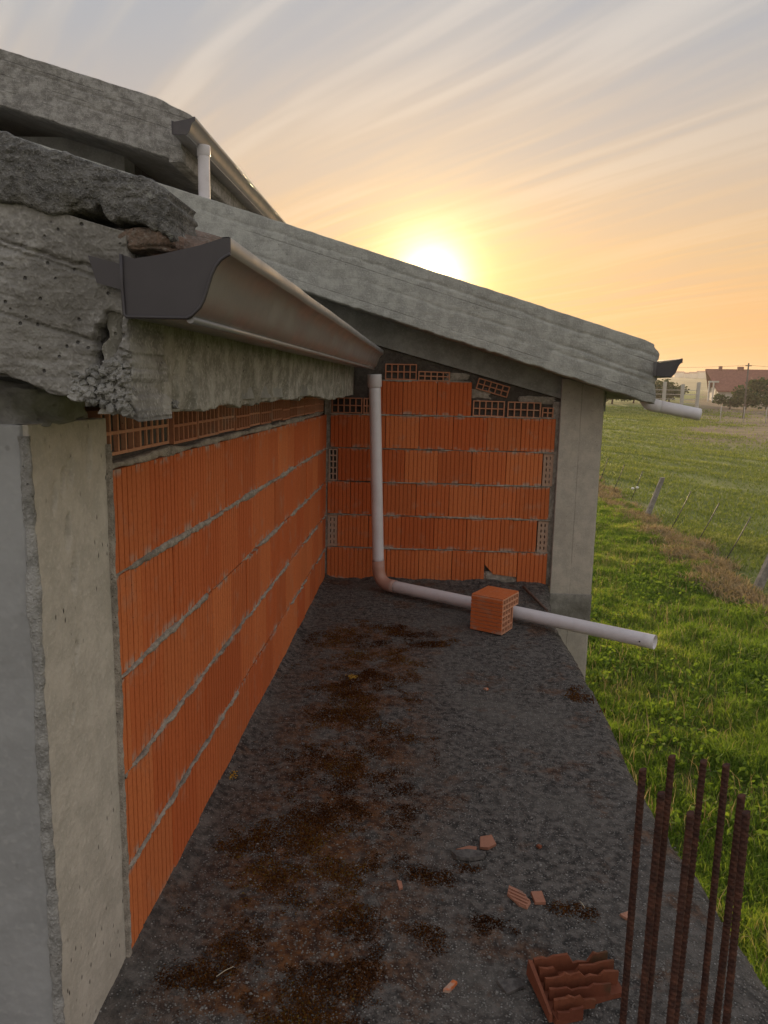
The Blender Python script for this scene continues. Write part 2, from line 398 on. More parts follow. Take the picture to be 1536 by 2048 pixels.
M['lichen_y'] = flat('yellow_lichen', (.36, .19, .02), (.45, .26, .04), 150)
M['white_bit'] = flat('white_plastic', (.72, .70, .66), (.78, .76, .72), 60, .5)
M['roof_red'] = flat('far_red_roof_tiles', (.21, .085, .065), (.26, .11, .085), 3)
M['wall_white'] = flat('far_white_render', (.50, .48, .45), (.58, .56, .52), 2)
M['far_dark'] = flat('far_dark_opening', (.05, .05, .05), (.07, .07, .07), 2)
M['far_post'] = flat('far_pale_concrete', (.40, .38, .35), (.46, .44, .41), 3)
M['pole'] = flat('weathered_pole', (.12, .10, .085), (.17, .145, .125), 6)
M['bark'] = flat('tree_bark', (.08, .06, .045), (.12, .09, .07), 8)

def leaf_mat(name, stops, trans=.45, rough=.6):
    """blade colour from the per-blade random attribute 'tint'"""
    m, n = new_mat(name)
    t = n.node('ShaderNodeAttribute', attribute_name='tint').outputs['Fac']
    col = n.ramp(t, stops)
    def ex(p):
        tr = n.node('ShaderNodeBsdfTranslucent', {'Color': n.mix(1.0, col, (1.25, 1.2, .6), 'MULTIPLY')})
        return n.node('ShaderNodeMixShader', {0: trans, 1: p.outputs[0], 2: tr.outputs[0]}).outputs[0]
    finish(n, col, rough, spec=.12, extra=ex); return m
M['grass'] = leaf_mat('meadow_grass', [(0, (.08, .15, .026)), (.35, (.14, .235, .038)), (.65, (.21, .31, .05)), (.88, (.30, .355, .085)), (1, (.44, .40, .18))], .5)
M['weed'] = leaf_mat('broad_weed_leaves', [(0, (.075, .14, .028)), (.5, (.13, .215, .036)), (1, (.21, .30, .055))], .45, .8)
M['dry'] = leaf_mat('dry_grass', [(0, (.22, .16, .105)), (.5, (.34, .26, .175)), (1, (.46, .38, .25))], .3, .85)
M['mown'] = leaf_mat('mown_field_grass', [(0, (.10, .145, .032)), (.5, (.18, .235, .055)), (1, (.30, .33, .11))], .4)
M['moss'] = leaf_mat('rust_brown_moss', [(0, (.040, .015, .007)), (.45, (.11, .042, .012)), (.85, (.19, .078, .018)), (1, (.21, .14, .03))], .25, .95)
M['foliage'] = leaf_mat('far_foliage', [(0, (.022, .045, .018)), (.5, (.045, .075, .028)), (1, (.085, .11, .04))], .3)

# ------------------------------------------------------------------ terrain
def ground_h(x, y):
    x = np.asarray(x, float); y = np.asarray(y, float)
    h = -2.6 + .03*np.maximum(0, y-15) - .02*np.maximum(0, y-150)
    return h + .05*fbm(x*.35, y*.35, 0, 3, 5) + .02*fbm(x*1.3, y*1.3, 0, 2, 9)
def ground_mat():
    m, n = new_mat('field_ground'); P = geo_pos(n)
    s = n.node('ShaderNodeSeparateXYZ', {0: P}); X, Y = s.outputs[0], s.outputs[1]
    fine = n.noise(P, 9, 4, .7); med = n.noise(P, .7, 3, .6); big = n.noise(P, .06, 3, .6)
    near = n.mix(n.mapr(fine, .35, .65), (.075, .085, .025), (.14, .16, .04))
    # mown swaths running away from the house, slightly diagonal
    sw = n.noise(n.mapping(P, scale=(.9, .16, 1), rot=(0, 0, math.radians(32))), 1.0, 5, .6)
    field = n.mix(n.mapr(sw, .38, .62), (.12, .165, .042), (.22, .255, .08))
    field = n.mix(n.math('MULTIPLY', n.mapr(fine, .4, .7), .5), field, (.26, .25, .12))
    field = n.mix(n.math('MULTIPLY', n.mapr(med, .55, .7), .5), field, (.11, .15, .04))
    k = n.mapr(n.math('ADD', X, n.math('MULTIPLY', med, 1.2)), 6.8, 8.0)
    col = n.mix(k, near, field)
    # dry brown ploughed patch towards the houses
    brn = n.mix(n.mapr(n.noise(n.mapping(P, scale=(.10, .35, 1)), 1.0, 5, .6), .4, .62), (.21, .155, .12), (.29, .235, .15))
    edge = n.math('ADD', n.math('SUBTRACT', X, n.math('MULTIPLY', Y, .37)), n.math('MULTIPLY', n.math('SUBTRACT', big, .5), 14.0))
    kb = n.math('MULTIPLY', n.mapr(edge, -4.0, 1.0), n.mapr(Y, 40, 56))
    col = n.mix(n.math('MULTIPLY', kb, .97), col, brn)
    # dry strip along the old fence
    fs = n.math('ABSOLUTE', n.math('SUBTRACT', X, n.math('ADD', 6.7, n.math('MULTIPLY', med, .9))))
    kd = n.math('MULTIPLY', n.math('MULTIPLY', n.mapr(fs, .15, .9, 1.0, 0.0), n.mapr(med, .35, .6)), n.mapr(Y, 44, 34))
    col = n.mix(n.math('MULTIPLY', kd, .8), col, (.28, .21, .14))
    finish(n, col, .95, n.math('ADD', fine, n.math('MULTIPLY', sw, .6)), .8, .12, spec=.1); return m
M['ground'] = ground_mat()
def axis_pts(lo, hi, near_lo, near_hi, step, far_n):
    a = np.arange(near_lo, near_hi+1e-6, step)
    l = near_lo-(np.linspace(0, 1, far_n)[1:]**2)*(near_lo-lo); r = near_hi+(np.linspace(0, 1, far_n)[1:]**2)*(hi-near_hi)
    return np.concatenate([l[::-1], a, r])
gx = axis_pts(-900, 900, -6, 34, .4, 28); gy = axis_pts(-200, 1150, 2, 70, .4, 34)
GX, GY = np.meshgrid(gx, gy, indexing='ij')
g = link('ground', grid_mesh('ground', np.stack([GX, GY, ground_h(GX, GY)], -1)), M['ground']); tag(g, kind='structure')

# ------------------------------------------------------------------ terrace slab
def slab_edge(y): return np.interp(y, [-3, 1.7, 2.2, 2.7, 3.2, 3.9, 4.6, 5.0, 5.3, 5.62, 5.7], [.96, .955, .915, .89, .905, .93, .915, .93, .985, 1.02, 1.02])
ny, nx = 330, 96
yy = np.concatenate([np.linspace(-3, 1.2, 20), np.linspace(1.22, 5.72, ny)])
tt = np.linspace(0, 1, nx)
ed = slab_edge(yy) + .016*fbm(yy*6, 3.1, 0, 4, 3)
SX = -1.6 + tt[None, :]*(ed[:, None]+1.6); SY = np.repeat(yy[:, None], nx, 1)
SZ = .012*fbm(SX*3, SY*3, 0, 4, 21) + .004*fbm(SX*22, SY*22, 0, 3, 22)
SZ -= .03*np.clip((tt[None, :]-.965)/.035, 0, 1)**2
SZ += .05*np.clip(1-(5.67-SY)/.22, 0, 1)**2*(.6+.5*fbm(SX*7, SY*7, 0, 3, 77))   # mortar swept up against the back wall
SZ += .025*np.clip(1-(SX+.725)/.06, 0, 1)**2*np.clip((SY-1.2)/.5, 0, 1)
top = np.stack([SX, SY, SZ], -1)
side = top[:, -1:].copy(); side1 = side.copy(); side1[..., 2] = -.06; side1[..., 0] -= .012; side2 = side.copy(); side2[..., 2] = -.20; side2[..., 0] -= .02
inner = side2.copy(); inner[..., 0] = -1.6
o = link('terrace_slab', grid_mesh('terrace_slab', np.concatenate([top, side1, side2, inner], 1), True, True), M['slab'])
tag(o, kind='structure')
def slab_z(x, y): return .012*fbm(x*3, y*3, 0, 4, 21) + .004*fbm(x*22, y*22, 0, 3, 22)
o = link('lower_wall', box_mesh('lower_wall', -3.2, .62, -2.6, 5.6, -3.2, -.205), M['conc_low'])
tag(o, 'grey concrete wall carrying the mossy terrace slab', 'wall')

# ------------------------------------------------------------------ scatter helpers ("stuff")
def blades(name, X, Y, Z, H, W, lean, tint, mat, seed=1, bend=.5):
    n = len(X); rg = np.random.default_rng(seed)
    an = rg.uniform(0, 2*np.pi, n); wx, wy = np.cos(an)*W/2, np.sin(an)*W/2
    la = rg.uniform(0, 2*np.pi, n); lx, ly = np.cos(la)*lean*H, np.sin(la)*lean*H
    V = np.zeros((n, 5, 3), np.float32)
    V[:, 0] = np.stack([X-wx, Y-wy, Z-.01], -1); V[:, 1] = np.stack([X+wx, Y+wy, Z-.01], -1)
    mx, my = X+lx*.35, Y+ly*.35
    V[:, 2] = np.stack([mx+wx*.8, my+wy*.8, Z+H*.6], -1); V[:, 3] = np.stack([mx-wx*.8, my-wy*.8, Z+H*.6], -1)
    V[:, 4] = np.stack([X+lx, Y+ly, Z+H*(1-.25*lean)], -1)
    b = (np.arange(n)*5)[:, None]
    loops = np.concatenate([b+np.array([[0, 1, 2, 3]]), b+np.array([[3, 2, 4]])], 1)
    st = np.stack([np.arange(n)*7, np.arange(n)*7+4], 1)
    me = np_mesh(name, V.reshape(-1, 3), loops.ravel(), st.ravel())
    at = me.attributes.new('tint', 'FLOAT', 'POINT'); at.data.foreach_set('value', np.repeat(tint.astype(np.float32), 5))
    o = link(name, me, mat); return o
def leaves(name, C, size, mat, tint, seed=1, normal_up=.3, elong=1.6):
    """loose leaf-shaped faces (two triangles folded along the midrib)"""
    n = len(C); rg = np.random.default_rng(seed)
    d = rg.normal(size=(n, 3)); d[:, 2] = d[:, 2]*.6+normal_up; d /= np.linalg.norm(d, axis=1)[:, None]
    e = rg.normal(size=(n, 3)); e -= (e*d).sum(1)[:, None]*d; e /= np.linalg.norm(e, axis=1)[:, None]
    s = np.asarray(size)[:, None]
    V = np.stack([C-d*s*elong/2, C+e*s/2+np.array([0, 0, .06])*s, C+d*s*elong/2, C-e*s/2+np.array([0, 0, .06])*s], 1)
    me = np_mesh(name, V.reshape(-1, 3), np.stack([np.arange(n)*4+k for k in (0, 1, 2, 0, 2, 3)], 1).ravel(), np.arange(2*n)*3)
    at = me.attributes.new('tint', 'FLOAT', 'POINT'); at.data.foreach_set('value', np.repeat(tint.astype(np.float32), 4))
    return me
def lumps(name, C, S, seed=1, squash=.6):
    """many little octahedral stones"""
    n = len(C); rg = np.random.default_rng(seed)
    base = np.array([[1, 0, 0], [0, 1, 0], [-1, 0, 0], [0, -1, 0], [0, 0, 1], [0, 0, -1]], float)
    V = base[None]*rg.uniform(.7, 1.3, (n, 6, 1))*S[:, None, None]*np.array([1, 1, squash])
    a = rg.uniform(0, 6.28, n); ca, sa = np.cos(a)[:, None], np.sin(a)[:, None]
    V = np.stack([V[..., 0]*ca-V[..., 1]*sa, V[..., 0]*sa+V[..., 1]*ca, V[..., 2]], -1)+C[:, None]
    f = np.array([[0, 1, 4], [1, 2, 4], [2, 3, 4], [3, 0, 4], [1, 0, 5], [2, 1, 5], [3, 2, 5], [0, 3, 5]])
    return np_mesh(name, V.reshape(-1, 3), (np.arange(n)[:, None, None]*6+f[None]).ravel(), np.arange(n*8)*3)

# ------------------------------------------------------------------ bricks
BW, BH, BD = .250, .250, .12
def brick_profile(width, seed, grooves=8, chip=None):
    """vertically fluted clay block, front face at y=0 (towards -y), x 0..width, z 0..BH"""
    rg = random.Random(seed); n = max(2, round(grooves*width/BW)); pitch = width/n
    pts = [(0, .004), (.003, 0)]
    for k in range(1, n):
        c = k*pitch+rg.uniform(-.0025, .0025); hw = rg.uniform(.0018, .0034); dp = rg.uniform(.006, .010)
        pts += [(c-hw, 0), (c-hw*.7, dp), (c+hw*.7, dp), (c+hw, 0)]
    pts += [(width-.003, 0), (width, .004), (width, BD), (0, BD)]
    bm = bmesh.new()
    b = [bm.verts.new((x, y, 0)) for x, y in pts]; t = [bm.verts.new((x, y, BH)) for x, y in pts]
    m = len(pts)
    for i in range(m):
        j = (i+1) % m; bm.faces.new((b[i], b[j], t[j], t[i]))
    bm.faces.new(b[::-1]); bm.faces.new(t)
    for v in bm.verts: v.co.x += .0012*math.sin(v.co.z*9+seed)*(1 if 0 < v.co.x < width else 0)
    return bm_mesh('brick', bm)
brick_cache = {}
def brick_me(width, mat):
    key = (round(width, 3), mat, random.randrange(4))
    if key not in brick_cache:
        me = brick_profile(width, hash(key[0])+key[2]*31); me.materials.append(M[mat]); brick_cache[key] = me
    return brick_cache[key]
def hollow_me(w_, h_, nx_, ny_, depth, mat, wall=.009):
    key = ('h', round(w_, 3), round(h_, 3), nx_, ny_, mat)
    if key not in brick_cache:
        xs, ys = lattice(nx_, w_, wall), lattice(ny_, h_, wall)
        mask = [[(i % 2 == 0) or (j % 2 == 0) for j in range(len(ys)-1)] for i in range(len(xs)-1)]
        me = cells_mesh('hollow_brick', xs, ys, mask, 0.0, depth, lambda a, b, d: (a, d, b)); me.materials.append(M[mat]); brick_cache[key] = me
    return brick_cache[key]
def place(name, me, parent, loc, rot=(0, 0, 0)):
    o = bpy.data.objects.new(name, me); COL.objects.link(o); o.parent = parent
    o.location = Vector(loc)-parent.location; o.rotation_euler = rot; return o
def mortar_strip(name, parent, p0, p1, out, thick, seed, mat='mortar', amp=.006, gap=.25, step=.006, proud=.004):
    """lumpy bed of mortar squeezed out between two courses"""
    p0, p1, out = np.array(p0, float), np.array(p1, float), np.array(out, float)
    L = np.linalg.norm(p1-p0); n = int(L/step); s = np.linspace(0, 1, n); d = s*L
    th = thick*np.clip(.8+.9*fbm(d*5, seed*1.7, 0, 5, seed), .25, 2)
    off = amp*fbm(d*22, seed*3.1, 0, 4, seed+3) + proud
    pres = np.clip((fbm(d*2.2, seed*5.3, 0, 4, seed+7)+gap)*6, 0, 1)
    off = off*pres - .012*(1-pres); cz = .004*fbm(d*5, seed, 0, 3, seed+9)
    prof = np.array([(-.03, .42), (-.006, .52), (0, .42), (.002, .0), (0, -.42), (-.006, -.52), (-.03, -.42)])
    P = np.zeros((n, 7, 3))
    for k, (a, b) in enumerate(prof):
        jitter = .0035*fbm(d*60, k*4.7, 0, 3, seed+k)
        P[:, k] = p0+s[:, None]*(p1-p0) + out*(a+(off if a > -.02 else 0*off)+jitter)[:, None]
        P[:, k, 2] += b*th*(1 if a > -.02 else .8)+cz
    me = grid_mesh(name, P, True)
    o = link(name, me, M[mat], parent); o.matrix_parent_inverse = Matrix.Translation(parent.location).inverted(); return o

# left wall: plane x = -.725 facing +x, from y 1.68 to 5.66, five courses of fluted blocks and a course of hollow ends
WX = -.725; PIT = .2605
lw = empty('brick_wall', (WX, 3.67, 0)); tag(lw, 'long orange fluted clay block wall running from grey pillar to the corner', 'wall')
core = box_mesh('wall_core', WX-.16, WX-.028, 1.70, 5.82, .0, 1.43); child('wall_core', core, M['mortar_and_shade'], lw)
for r in range(5):
    z = .004+r*PIT; off = [.10, .215, .06, .175, .02][r]
    y = 1.69; first = True
    while y < 5.655:
        wd = (off if first and off > .05 else BW) ; first = False
        wd = min(wd, 5.66-y)
        if wd < .03: break
        dx = random.uniform(-.003, .003); rz = random.uniform(-.006, .006)
        wq = round(wd, 2) if wd < BW-.005 else BW
        # rotate so that the brick's front (-y) faces +x
        place('brick', brick_me(wq, 'brick'), lw, (WX+dx, y, z+random.uniform(-.002, .002)), (0, random.uniform(-.004, .004), math.pi/2+rz))
        y += wq+random.uniform(.003, .009)
    if r:
        mortar_strip('mortar_joint', lw, (WX, 1.69, z-.006), (WX, 5.66, z-.006), (1, 0, 0), [.012, .013, .016, .019, .023][r], 10+r, gap=.20+.05*r, amp=.009, proud=.006)
mortar_strip('mortar_joint', lw, (WX-.012, 1.69, 1.305), (WX-.012, 5.66, 1.31), (1, 0, 0), .028, 33, amp=.010, gap=.5, proud=.008)
y = 1.69; k = 0
while y < 5.5:
    wd = .235+random.uniform(-.004, .004)
    tilt = random.uniform(-.02, .02)
    place('hollow_brick', hollow_me(.235, .108, 5, 2, .14, 'brick_old', .008), lw, (WX-.018+random.uniform(-.006, .006), y, 1.322+random.uniform(0, .006)), (0, tilt*.3, math.pi/2+tilt)); y += .243+random.uniform(0, .012)

# back wall: plane y = 5.67 facing -y
BY = 5.67
bw = empty('brick_wall', (.15, BY, 0)); tag(bw, 'orange block wall under the sloping roof beam, behind the grey downpipe', 'wall')
child('wall_core', box_mesh('wall_core', -.80, 1.06, BY+.03, BY+.16, 0, 1.62), M['mortar_and_shade'], bw)
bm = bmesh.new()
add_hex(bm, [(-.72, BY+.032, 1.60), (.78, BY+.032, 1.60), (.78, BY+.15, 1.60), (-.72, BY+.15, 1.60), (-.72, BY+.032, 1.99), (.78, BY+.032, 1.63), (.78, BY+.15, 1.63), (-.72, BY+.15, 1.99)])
child('wall_core', bm_mesh('wall_core', bm), M['mortar_and_shade'], bw)
rows = {0: [-.715, -.50, -.245, .01, .27, .525, .78, 1.01], 1: [-.635, -.39, -.135, .12, .375, .635, .915], 2: [-.715, -.535, -.28, -.025, .23, .487, .744, 1.0],
        3: [-.635, -.375, -.12, .135, .395, .655, .93], 4: [-.695, -.53, -.272, -.015, .243, .50, .757, 1.015], 5: [-.40, -.145, .115, .375]}
zrow = [.012+k*.2595 for k in range(7)]
for r, e in rows.items():
    for a, b in zip(e[:-1], e[1:]):
        if r == 0 and abs(a-.525) < 1e-3: continue
        wq = round(b-a-.003, 3)
        place('brick', brick_me(wq, 'brick'), bw, (a, BY+random.uniform(-.003, .003), zrow[r]+random.uniform(-.002, .002)), (random.uniform(-.004, .004), random.uniform(-.004, .004), random.uniform(-.005, .005)))
# the broken block of the lowest course: its lower edge is knocked out
me = brick_profile(.25, 91); bm = bmesh.new(); bm.from_mesh(me)
for q, (c, nrm) in enumerate((((.0, 0, .17), (-.55, 0, -.8)), ((.06, 0, .085), (-.18, 0, -1)))):
    pass
bmesh.ops.bisect_plane(bm, geom=bm.verts[:]+bm.edges[:]+bm.faces[:], plane_co=(.05, 0, .075), plane_no=(-.10, 0, -1), clear_outer=True)
bmesh.ops.bisect_plane(bm, geom=bm.verts[:]+bm.edges[:]+bm.faces[:], plane_co=(.0, 0, .15), plane_no=(-.75, 0, -.65), clear_outer=True)
bmesh.ops.holes_fill(bm, edges=bm.edges[:])
place('brick', (lambda m_: (m_.materials.append(M['brick']), m_)[1])(bm_mesh('brick', bm)), bw, (.525, BY, zrow[0]))
# end blocks seen from their hollow side
place('hollow_brick', hollow_me(.068, .245, 2, 5, .14, 'brick_end', .009), bw, (-.708, BY+.004, zrow[3]))
place('hollow_brick', hollow_me(.075, .245, 2, 5, .05, 'brick_end', .020), bw, (-.712, BY+.004, zrow[1]))
place('hollow_brick', hollow_me(.075, .245, 2, 5, .05, 'brick_end', .020), bw, (.935, BY+.002, zrow[3]))
place('hollow_brick', hollow_me(.078, .245, 2, 5, .05, 'brick_end', .020), bw, (.922, BY+.002, zrow[1]))
for x, z, w_, h_, ry in ((-.69, zrow[5], .235, .118, 0), (-.62+.165, zrow[5], .10, .118, 0) if False else (-.445, zrow[5], .05, .118, 0), (.385, zrow[5], .238, .118, .01), (.645, zrow[5]-.003, .25, .118, .012), (.905, zrow[5]-.003, .085, .08, .02),
                         (-.285, zrow[6], .238, .118, 0), (-.035, zrow[6]-.004, .238, .072, .015), (.40, zrow[5]+.205, .245, .085, .265)):
    place('hollow_brick', hollow_me(w_, h_, 5 if w_ > .2 else 2, 2, .14, 'brick_old', .008), bw, (x, BY+.004, z), (0, ry, 0))
for r in range(1, 7):
    x0, x1 = (-.71, 1.01) if r < 6 else (-.40, .36)
    mortar_strip('mortar_joint', bw, (x0, BY, zrow[r]-.006), (x1, BY, zrow[r]-.006), (0, -1, 0), .013, 50+r, gap=.22, proud=.006, amp=.008)
# rough fillings between the block ends and under the beam
def rubble(name, parent, cx, cy, cz, sx_, sy_, sz_, mat, seed, n=26, sub=2, amp=.25):
    bm = bmesh.new(); bmesh.ops.create_icosphere(bm, subdivisions=4, radius=1.0)
    Pn = np.array([v.co[:] for v in bm.verts]); k = 1+amp*fbm(Pn[:, 0]*2.2+seed, Pn[:, 1]*2.2, Pn[:, 2]*2.2, 4, seed)+.08*vnoise(Pn[:, 0]*9, Pn[:, 1]*9, Pn[:, 2]*9, seed)
    Pn = np.sign(Pn)*np.abs(Pn)**.55*np.array([sx_, sy_, sz_])*k[:, None]+np.array([cx, cy, cz])
    for v, q in zip(bm.verts, Pn): v.co = q
    o = link(name, bm_mesh(name, bm, True), M[mat], parent); o.matrix_parent_inverse = Matrix.Translation(parent.location).inverted(); return o
rubble('mortar_fill', bw, .65, BY+.03, .055, .135, .022, .055, 'mortar', 3)
rubble('mortar_fill', bw, .45, BY+.05, 1.47, .10, .022, .05, 'mortar', 4)
rubble('mortar_fill', bw, .24, BY+.05, 1.60, .13, .022, .035, 'mortar', 5)
rubble('mortar_fill', bw, -.33, BY+.06, 1.74, .3, .022, .06, 'conc_soffit', 6)
rubble('mortar_fill', bw, .86, BY+.04, 1.44, .16, .015, .03, 'mortar', 7)
for r, x in ((1, -.672), (3, -.672), (1, .96), (3, .97)):
    rubble('mortar_fill', bw, x, BY+.085, zrow[r]+.12, .055, .02, .12, 'mortar_and_shade', 8+r)
mortar_strip('mortar_joint', bw, (-.715, BY+.004, .02), (-.715, BY+.004, .021), (0, -1, 0), .01, 71) if False else None

child('end_mortar', panel('end_mortar', (.985, BY+.012, 0), (.06, 0, 0), (0, 0, 1.43), (0, -1, 0), 8, 200, lambda u, v, P: .006*fbm(P[..., 0]*40, P[..., 2]*14, 0, 4, 91), .02), M['mortar'], bw)
child('end_mortar', panel('end_mortar', (-.745, BY+.014, 0), (.05, 0, 0), (0, 0, 1.43), (0, -1, 0), 8, 200, lambda u, v, P: .006*fbm(P[..., 0]*40, P[..., 2]*14, 0, 4, 92), .02), M['mortar'], bw)
# ------------------------------------------------------------------ pillars
def pillar(name, label, x0, x1, y0, y1, z0, z1, mats, seed, chips=(), res=(60, 300)):
    e = empty(name, ((x0+x1)/2, (y0+y1)/2, z0)); tag(e, label, 'pillar')
    amp = lambda u, v, P: .0016*fbm(P[..., 0]*14+P[..., 1]*14, P[..., 2]*9, 0, 4, seed)+.0008*fbm(P[..., 0]*90+P[..., 1]*70, P[..., 2]*80, 0, 2, seed+1)
    def amp2(u, v, P):
        d = amp(u, v, P)
        for (cy_, cz_, ry_, rz_, dp_) in chips:
            q = ((P[..., 1]-cy_-.15*(P[..., 2]-cz_))/ry_)**2+((P[..., 2]-cz_)/rz_)**2+.6*fbm(P[..., 1]*70, P[..., 2]*50, 0, 3, seed+5)
            k = np.exp(-np.clip(q, 0, 9)**2); d = d-1.7*dp_*k*(.6+.8*np.abs(fbm(P[..., 1]*160, P[..., 2]*160, 0, 2, seed+6)))
        return d
    child('front_face', panel('front_face', (x0, y0, z0), (x1-x0-.010, 0, 0), (0, 0, z1-z0), (0, -1, 0), 60, 300, amp, .03), M[mats[0]], e)
    child('side_face', panel('side_face', (x1, y0+.008, z0), (0, y1-y0-.008, 0), (0, 0, z1-z0), (1, 0, 0), *res, amp2, .03), M[mats[1]], e)
    child('core', box_mesh('core', x0+.015, x1-.016, y0+.016, y1-.015, z0+.01, z1-.015), M[mats[1]], e)
    return e
p1 = pillar('concrete_pillar', 'near pillar at the left edge, cream side face and grey rendered front', -1.15, WX-.004, 1.335, 1.685, -.25, 1.42, ('conc_render', 'conc_cream'), 61, [(1.47, 1.30, .013, .03, .006), (1.50, 1.315, .016, .03, .006), (1.43, 1.27, .010, .03, .005), (1.48, 1.19, .012, .035, .007), (1.50, 1.10, .014, .045, .008), (1.59, 1.33, .012, .05, .006), (1.49, .92, .010, .03, .005), (1.46, .80, .006, .02, .004)], (150, 640))
# mortar squeezed out along its corner
zz = np.linspace(-.25, 1.40, 420); ph = np.linspace(-.35*np.pi, .85*np.pi, 12)
rr = .0085+.006*np.abs(fbm(zz*9, 1.0, 0, 4, 41))[:, None]+.0035*fbm(zz[:, None]*40, ph[None]*1.2, 0, 4, 42)
cx = WX-.006+.004*fbm(zz*5, 2.0, 0, 3, 43)
P = np.stack([cx[:, None]+np.cos(ph-np.pi/4)*rr*1.1, 1.337+np.sin(ph-np.pi/4-np.pi/2*0)*0-np.sin(ph+.0)*rr*.55-.001+0*rr, zz[:, None]+0*rr], -1)
P = np.stack([cx[:, None]-.004+np.cos(ph)*rr*1.15, 1.338-np.sin(ph)*rr*.8, zz[:, None]+0*rr], -1)
child('corner_ridge', grid_mesh('corner_ridge', P, True), M['honey'], p1)
# ragged mortar line where pillar meets blocks
zz = np.linspace(0, 1.36, 340); w_ = .018+.012*np.abs(fbm(zz*4, 5.0, 0, 4, 45)); jj = np.linspace(0, 1, 9)
P = np.stack([WX+.003+.004*np.sin(jj*np.pi)[None]+.004*fbm(zz[:, None]*30, jj[None]*3, 0, 4, 46), 1.674+(w_[:, None]*jj[None])+.006*fbm(zz*14, 8.0, 0, 4, 47)[:, None]*jj[None], zz[:, None]+0*jj[None]], -1)
P[:, 0, 0] -= .012; P[:, -1, 0] -= .014
child('edge_mortar', grid_mesh('edge_mortar', P, True), M['mortar'], p1)
# haunch under the roof, in the darker soffit concrete
rubble('pillar_head', p1, -.93, 1.50, 1.45, .215, .155, .055, 'conc_soffit', 12)

p2 = pillar('concrete_pillar', 'far pillar at the right end of the back wall, rising above the meadow', 1.035, 1.352, BY-.045, BY+.28, -2.9, 1.60, ('conc_column', 'conc_column'), 63)
# patched band at terrace level
P0 = lambda u, v, P: .012*np.clip(1-np.abs(v-.5)*2, 0, 1)**.5*(.7+.6*fbm(P[..., 0]*16, P[..., 2]*16, 0, 4, 64))
child('patched_band', panel('patched_band', (1.032, BY-.047, -.26), (.322, 0, 0), (0, 0, .22), (0, -1, 0), 60, 40, P0, .02), M['conc_low'], p2)

# ------------------------------------------------------------------ roofs
def roof_body(name, x_lo, z_lo, x_hi, y0, y1, th, parent, mat):
    """sloping slab: eave at x_lo (bottom z_lo), rising towards -x"""
    z_hi = z_lo+(x_lo-x_hi)*SL; bm = bmesh.new()
    add_hex(bm, [(x_hi, y0, z_hi), (x_lo, y0, z_lo), (x_lo, y1, z_lo), (x_hi, y1, z_hi), (x_hi, y0, z_hi+th), (x_lo, y0, z_lo+th), (x_lo, y1, z_lo+th), (x_hi, y1, z_hi+th)])
    return child(name, bm_mesh(name, bm), M[mat], parent)
def cracks(u, v, P, lines, depth, width, H, seed):
    d = 0*u
    for k, (c, a) in enumerate(lines):
        vc = c+a*u+.06*fbm(u*9, k*3.7, 0, 6, seed+k, .6)+.02*fbm(u*60, k*7.7, 0, 3, seed+k+20)
        m = np.clip((fbm(u*7, k*9.1, 0, 4, seed+k+40)+.25)*3, 0, 1)
        d = d-depth*m*np.exp(-((v-vc)*H/width)**2)
        d = d+.25*depth*m*np.clip((vc-v)*H/.01, -1, 0)*np.exp(-((v-vc)*H/.025)**2)
    return d
# --- back roof
YB = 5.25
rb = empty('roof_slab', (.3, YB, 1.6)); tag(rb, 'long concrete roof slab sloping down across the back wall towards the sunset', 'roof')
def zb_back(x): return 1.915-(x+.03)*SL
XB = 1.61
H = .405
dispB = lambda u, v, P: .0022*fbm(P[..., 0]*5, P[..., 2]*9, 0, 5, 101)+.0025*fbm(P[..., 0]*30, P[..., 2]*30, 0, 4, 102)+cracks(u, v, P, [(.80, 0), (.52, -.05), (.30, .05)], .010, .006, H, 110)
def edgeB(u, v, P):
    e = np.zeros(P.shape); e[..., 2] += .008*fbm(P[..., 0]*22, 1.0, 0, 5, 103)*(1-v)**6 + .003*fbm(P[..., 0]*14, 2.0, 0, 4, 104)*v**6
    k = np.clip((u-.985)/.015, 0, 1); e[..., 0] += k*(.035*fbm(P[..., 2]*14, 3.0, 0, 4, 105)-.045*np.clip(.40-v, 0, 1)-.05*np.clip(v-.85, 0, 1)/.15)
    return e
x0 = -5.5
child('verge_face', panel('verge_face', (x0, YB, zb_back(x0)), (XB-x0, 0, -(XB-x0)*SL), (0, 0, H), (0, -1, 0), 900, 46, dispB, .12, edgeB), M['conc_back'], rb)
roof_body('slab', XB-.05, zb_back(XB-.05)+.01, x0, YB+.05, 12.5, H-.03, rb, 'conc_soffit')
# inclined ring beam flush with the wall, carrying the slab
bm = bmesh.new()
def zbeam(x): return 1.713-x*.268
add_hex(bm, [(-5.5, BY-.012, zbeam(-5.5)), (1.37, BY-.012, zbeam(1.37)+.02), (1.37, BY+.27, zbeam(1.37)+.02), (-5.5, BY+.27, zbeam(-5.5)),
             (-5.5, BY-.012, zb_back(-5.5)+.05), (1.37, BY-.012, zb_back(1.37)+.05), (1.37, BY+.27, zb_back(1.37)+.05), (-5.5, BY+.27, zb_back(-5.5)+.05)])
child('ring_beam', bm_mesh('ring_beam', bm), M['conc_soffit'], rb)
